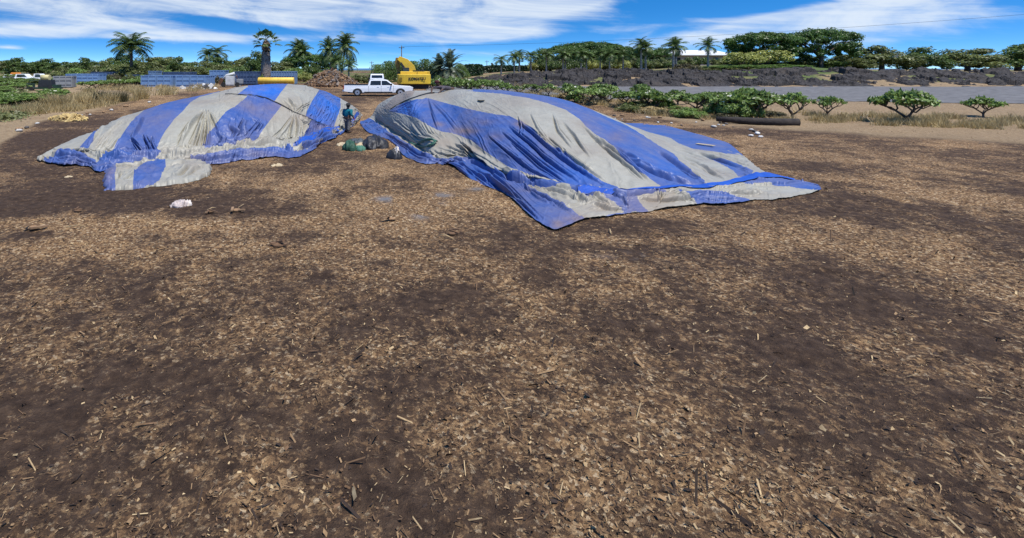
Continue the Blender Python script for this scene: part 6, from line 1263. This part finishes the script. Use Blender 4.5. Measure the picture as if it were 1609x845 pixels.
o = lump('rag_bundle', 620, 249, m2(22, 249), .42, .8, M_BPL, 15, crump=.25); q = lump('white_rag', 620, 249, m2(10, 249), .42, .35, M_WPL, 17, o, .02, .22); q.location = (.1, -.08, .05); tag(o, 'black and white bundle of rags beside the blue hem of the right tarp', 'rags')
o = lump('white_bag', 282, 325, m2(25, 325), .15, .36, mat('pinkish_plastic', (.5, .43, .40), (.34, .28, .26), scale=6, rough=.6, bump=.8, bscale=14), 19, crump=.5); q = lump('knot', 282, 325, m2(10, 325), .14, .25, M_WPL, 21, o, .0, .45); q.location = (.24, .05, .0); o.rotation_euler = (0, 0, .3); tag(o, 'knotted pinkish white plastic bag on the bare soil at lower left', 'bag')
o = lump('paper_scrap', 436, 261, m2(15, 261), .10, .35, M_TANC, 23, crump=.6); o.rotation_euler = (0, 0, .6); tag(o, 'pale scrap of paper on mulch below the left mound hem', 'paper')
o = lump('torn_cloth', 108, 277, 0.3, .06, .2, M_TANC, 25); tag(o, 'tiny pale scrap of cloth left of the small folded tarp', 'cloth')
# green hose coil on the right tarp
c = ridge_pt(668, 229); pts = []
for k in range(90):
    t_ = k / 89; a = t_ * 2 * math.pi * 2.6; u = 672 + 15 * math.cos(a) * (1 - .12 * t_) - 4 * t_; v = 229 - 5.0 * math.sin(a) - 2.5 * math.cos(a); q_ = ridge_pt(u, v); pts.append(q_ + Vector((0, -.05, .09 + .05 * t_)))
for k in range(14): q_ = ridge_pt(657 - 1.2 * k, 231 - .1 * k); pts.append(q_ + Vector((0, -.05, .08)))
pts = [sum((pts[min(max(i + j, 0), len(pts) - 1)] for j in (-2, -1, 0, 1, 2)), Vector()) / 5 for i in range(len(pts))]
q = MB(); q.tube(pts, .035, 7); o = q.build('hose', mat('green_hose', (.05, .13, .09), (.03, .09, .06), scale=3, rough=.45)); tag(o, 'coiled green hose lying on the lower left of the right tarp', 'hose')
# paper slip on the far blue flap, log, stones
c = ridge_pt(1108, 229); q = MB(); q.box((0, 0, .05), (.24, .8, .02), rz=.5); o = q.build('cardboard_strip', M_TANC); o.location = c + Vector((0, 0, .01)); tag(o, 'small tan cardboard strip on the far right blue flap of the right tarp', 'cardboard')
p = ground_at(1185, 196); q = MB(); q.tube([(-2.0, .9, .3), (-1.0, .4, .27), (0, 0, .22), (1.2, -.3, .2), (2.6, -.5, .2)], [.16, .22, .25, .26, .27], 12); o = q.build('log', mat('dark_log', (.045, .036, .03), (.025, .02, .018), scale=3, rough=.9, bump=.8, bscale=10)); o.location = p; tag(o, 'long dark log lying at the right edge below the plumeria shrubs', 'log')
MST = [MCN[0], MCN[2], MWD[1], MCN[1]]
g = np.random.default_rng(77)
def stone(u, v, s, m, label, group):
    p = ground_at(u, v); q = MB(); q.ball((0, 0, s * .25), s * .5, 9, 6, sc=(1.3, .9, .6), jit=.18, rng=g); o = q.build('stone', m); o.location = p; o.rotation_euler = (0, 0, g.uniform(0, 6)); tag(o, label, 'stone', group)
for k in range(34):
    u = g.uniform(905, 1200); v = np.interp(u, [900, 1000, 1100, 1200], [168, 185, 192, 200]) + g.uniform(-4, 9); stone(u, v, g.uniform(.1, .3), MST[k % 3], 'small weathered stone along the edge of the soil below the plumerias', 'stones below the plumerias')
for k in range(16):
    u = g.uniform(0, 240); v = np.interp(u, [0, 120, 240], [212, 184, 160]) + g.uniform(-5, 5); stone(u, v, g.uniform(.12, .35), MST[k % 3], 'small pale stone on the dry verge of the left soil track', 'stones on the left verge')
for (u, v, s) in ((1190, 211, .3), (1180, 214, .2), (1195, 216, .2)): stone(u, v, s, MCN[1], 'white stone on open soil near the right edge below the log', 'white stones near the log')
for k, (u, v, s) in enumerate(((437, 389, .28), (52, 362, .3), (330, 335, .2), (372, 336, .25), (710, 371, .18), (615, 350, .2), (122, 334, .16))):
    p = ground_at(u, v); q = MB()
    for j in range(2): q.box((g.normal(0, .08), g.normal(0, .08), .06 + .03 * j), (s * 1.3, s * .25, s * .15), g.uniform(0, 3), ry=g.normal(0, .2))
    q.ball((0, 0, .04), s * .4, 9, 6, sc=(1.3, .9, .45), jit=.2, rng=g); o = q.build('bark_chunk', MWD[k % 2]); o.location = p; tag(o, 'dark chunk of broken bark lying on the open soil in front', 'bark', 'bark chunks on the soil')
# sticks
def stick(u, v, l, a, m=0):
    p = ground_at(u, v); q = MB(); dx, dy = math.cos(a) * l / 2, math.sin(a) * l / 2; q.tube([(-dx, -dy, .03), (dx * .2, dy * .25, .07), (dx, dy, .05)], [.013, .011, .006], 6); o = q.build('stick', CH[m]); o.location = p; tag(o, 'thin pale stick lying on the mulch', 'stick', 'sticks on the mulch')
for k in range(12): stick(g.uniform(10, 1190), g.uniform(330, 405), g.uniform(.2, .5), g.uniform(0, 3.1), int(g.integers(0, 3)))
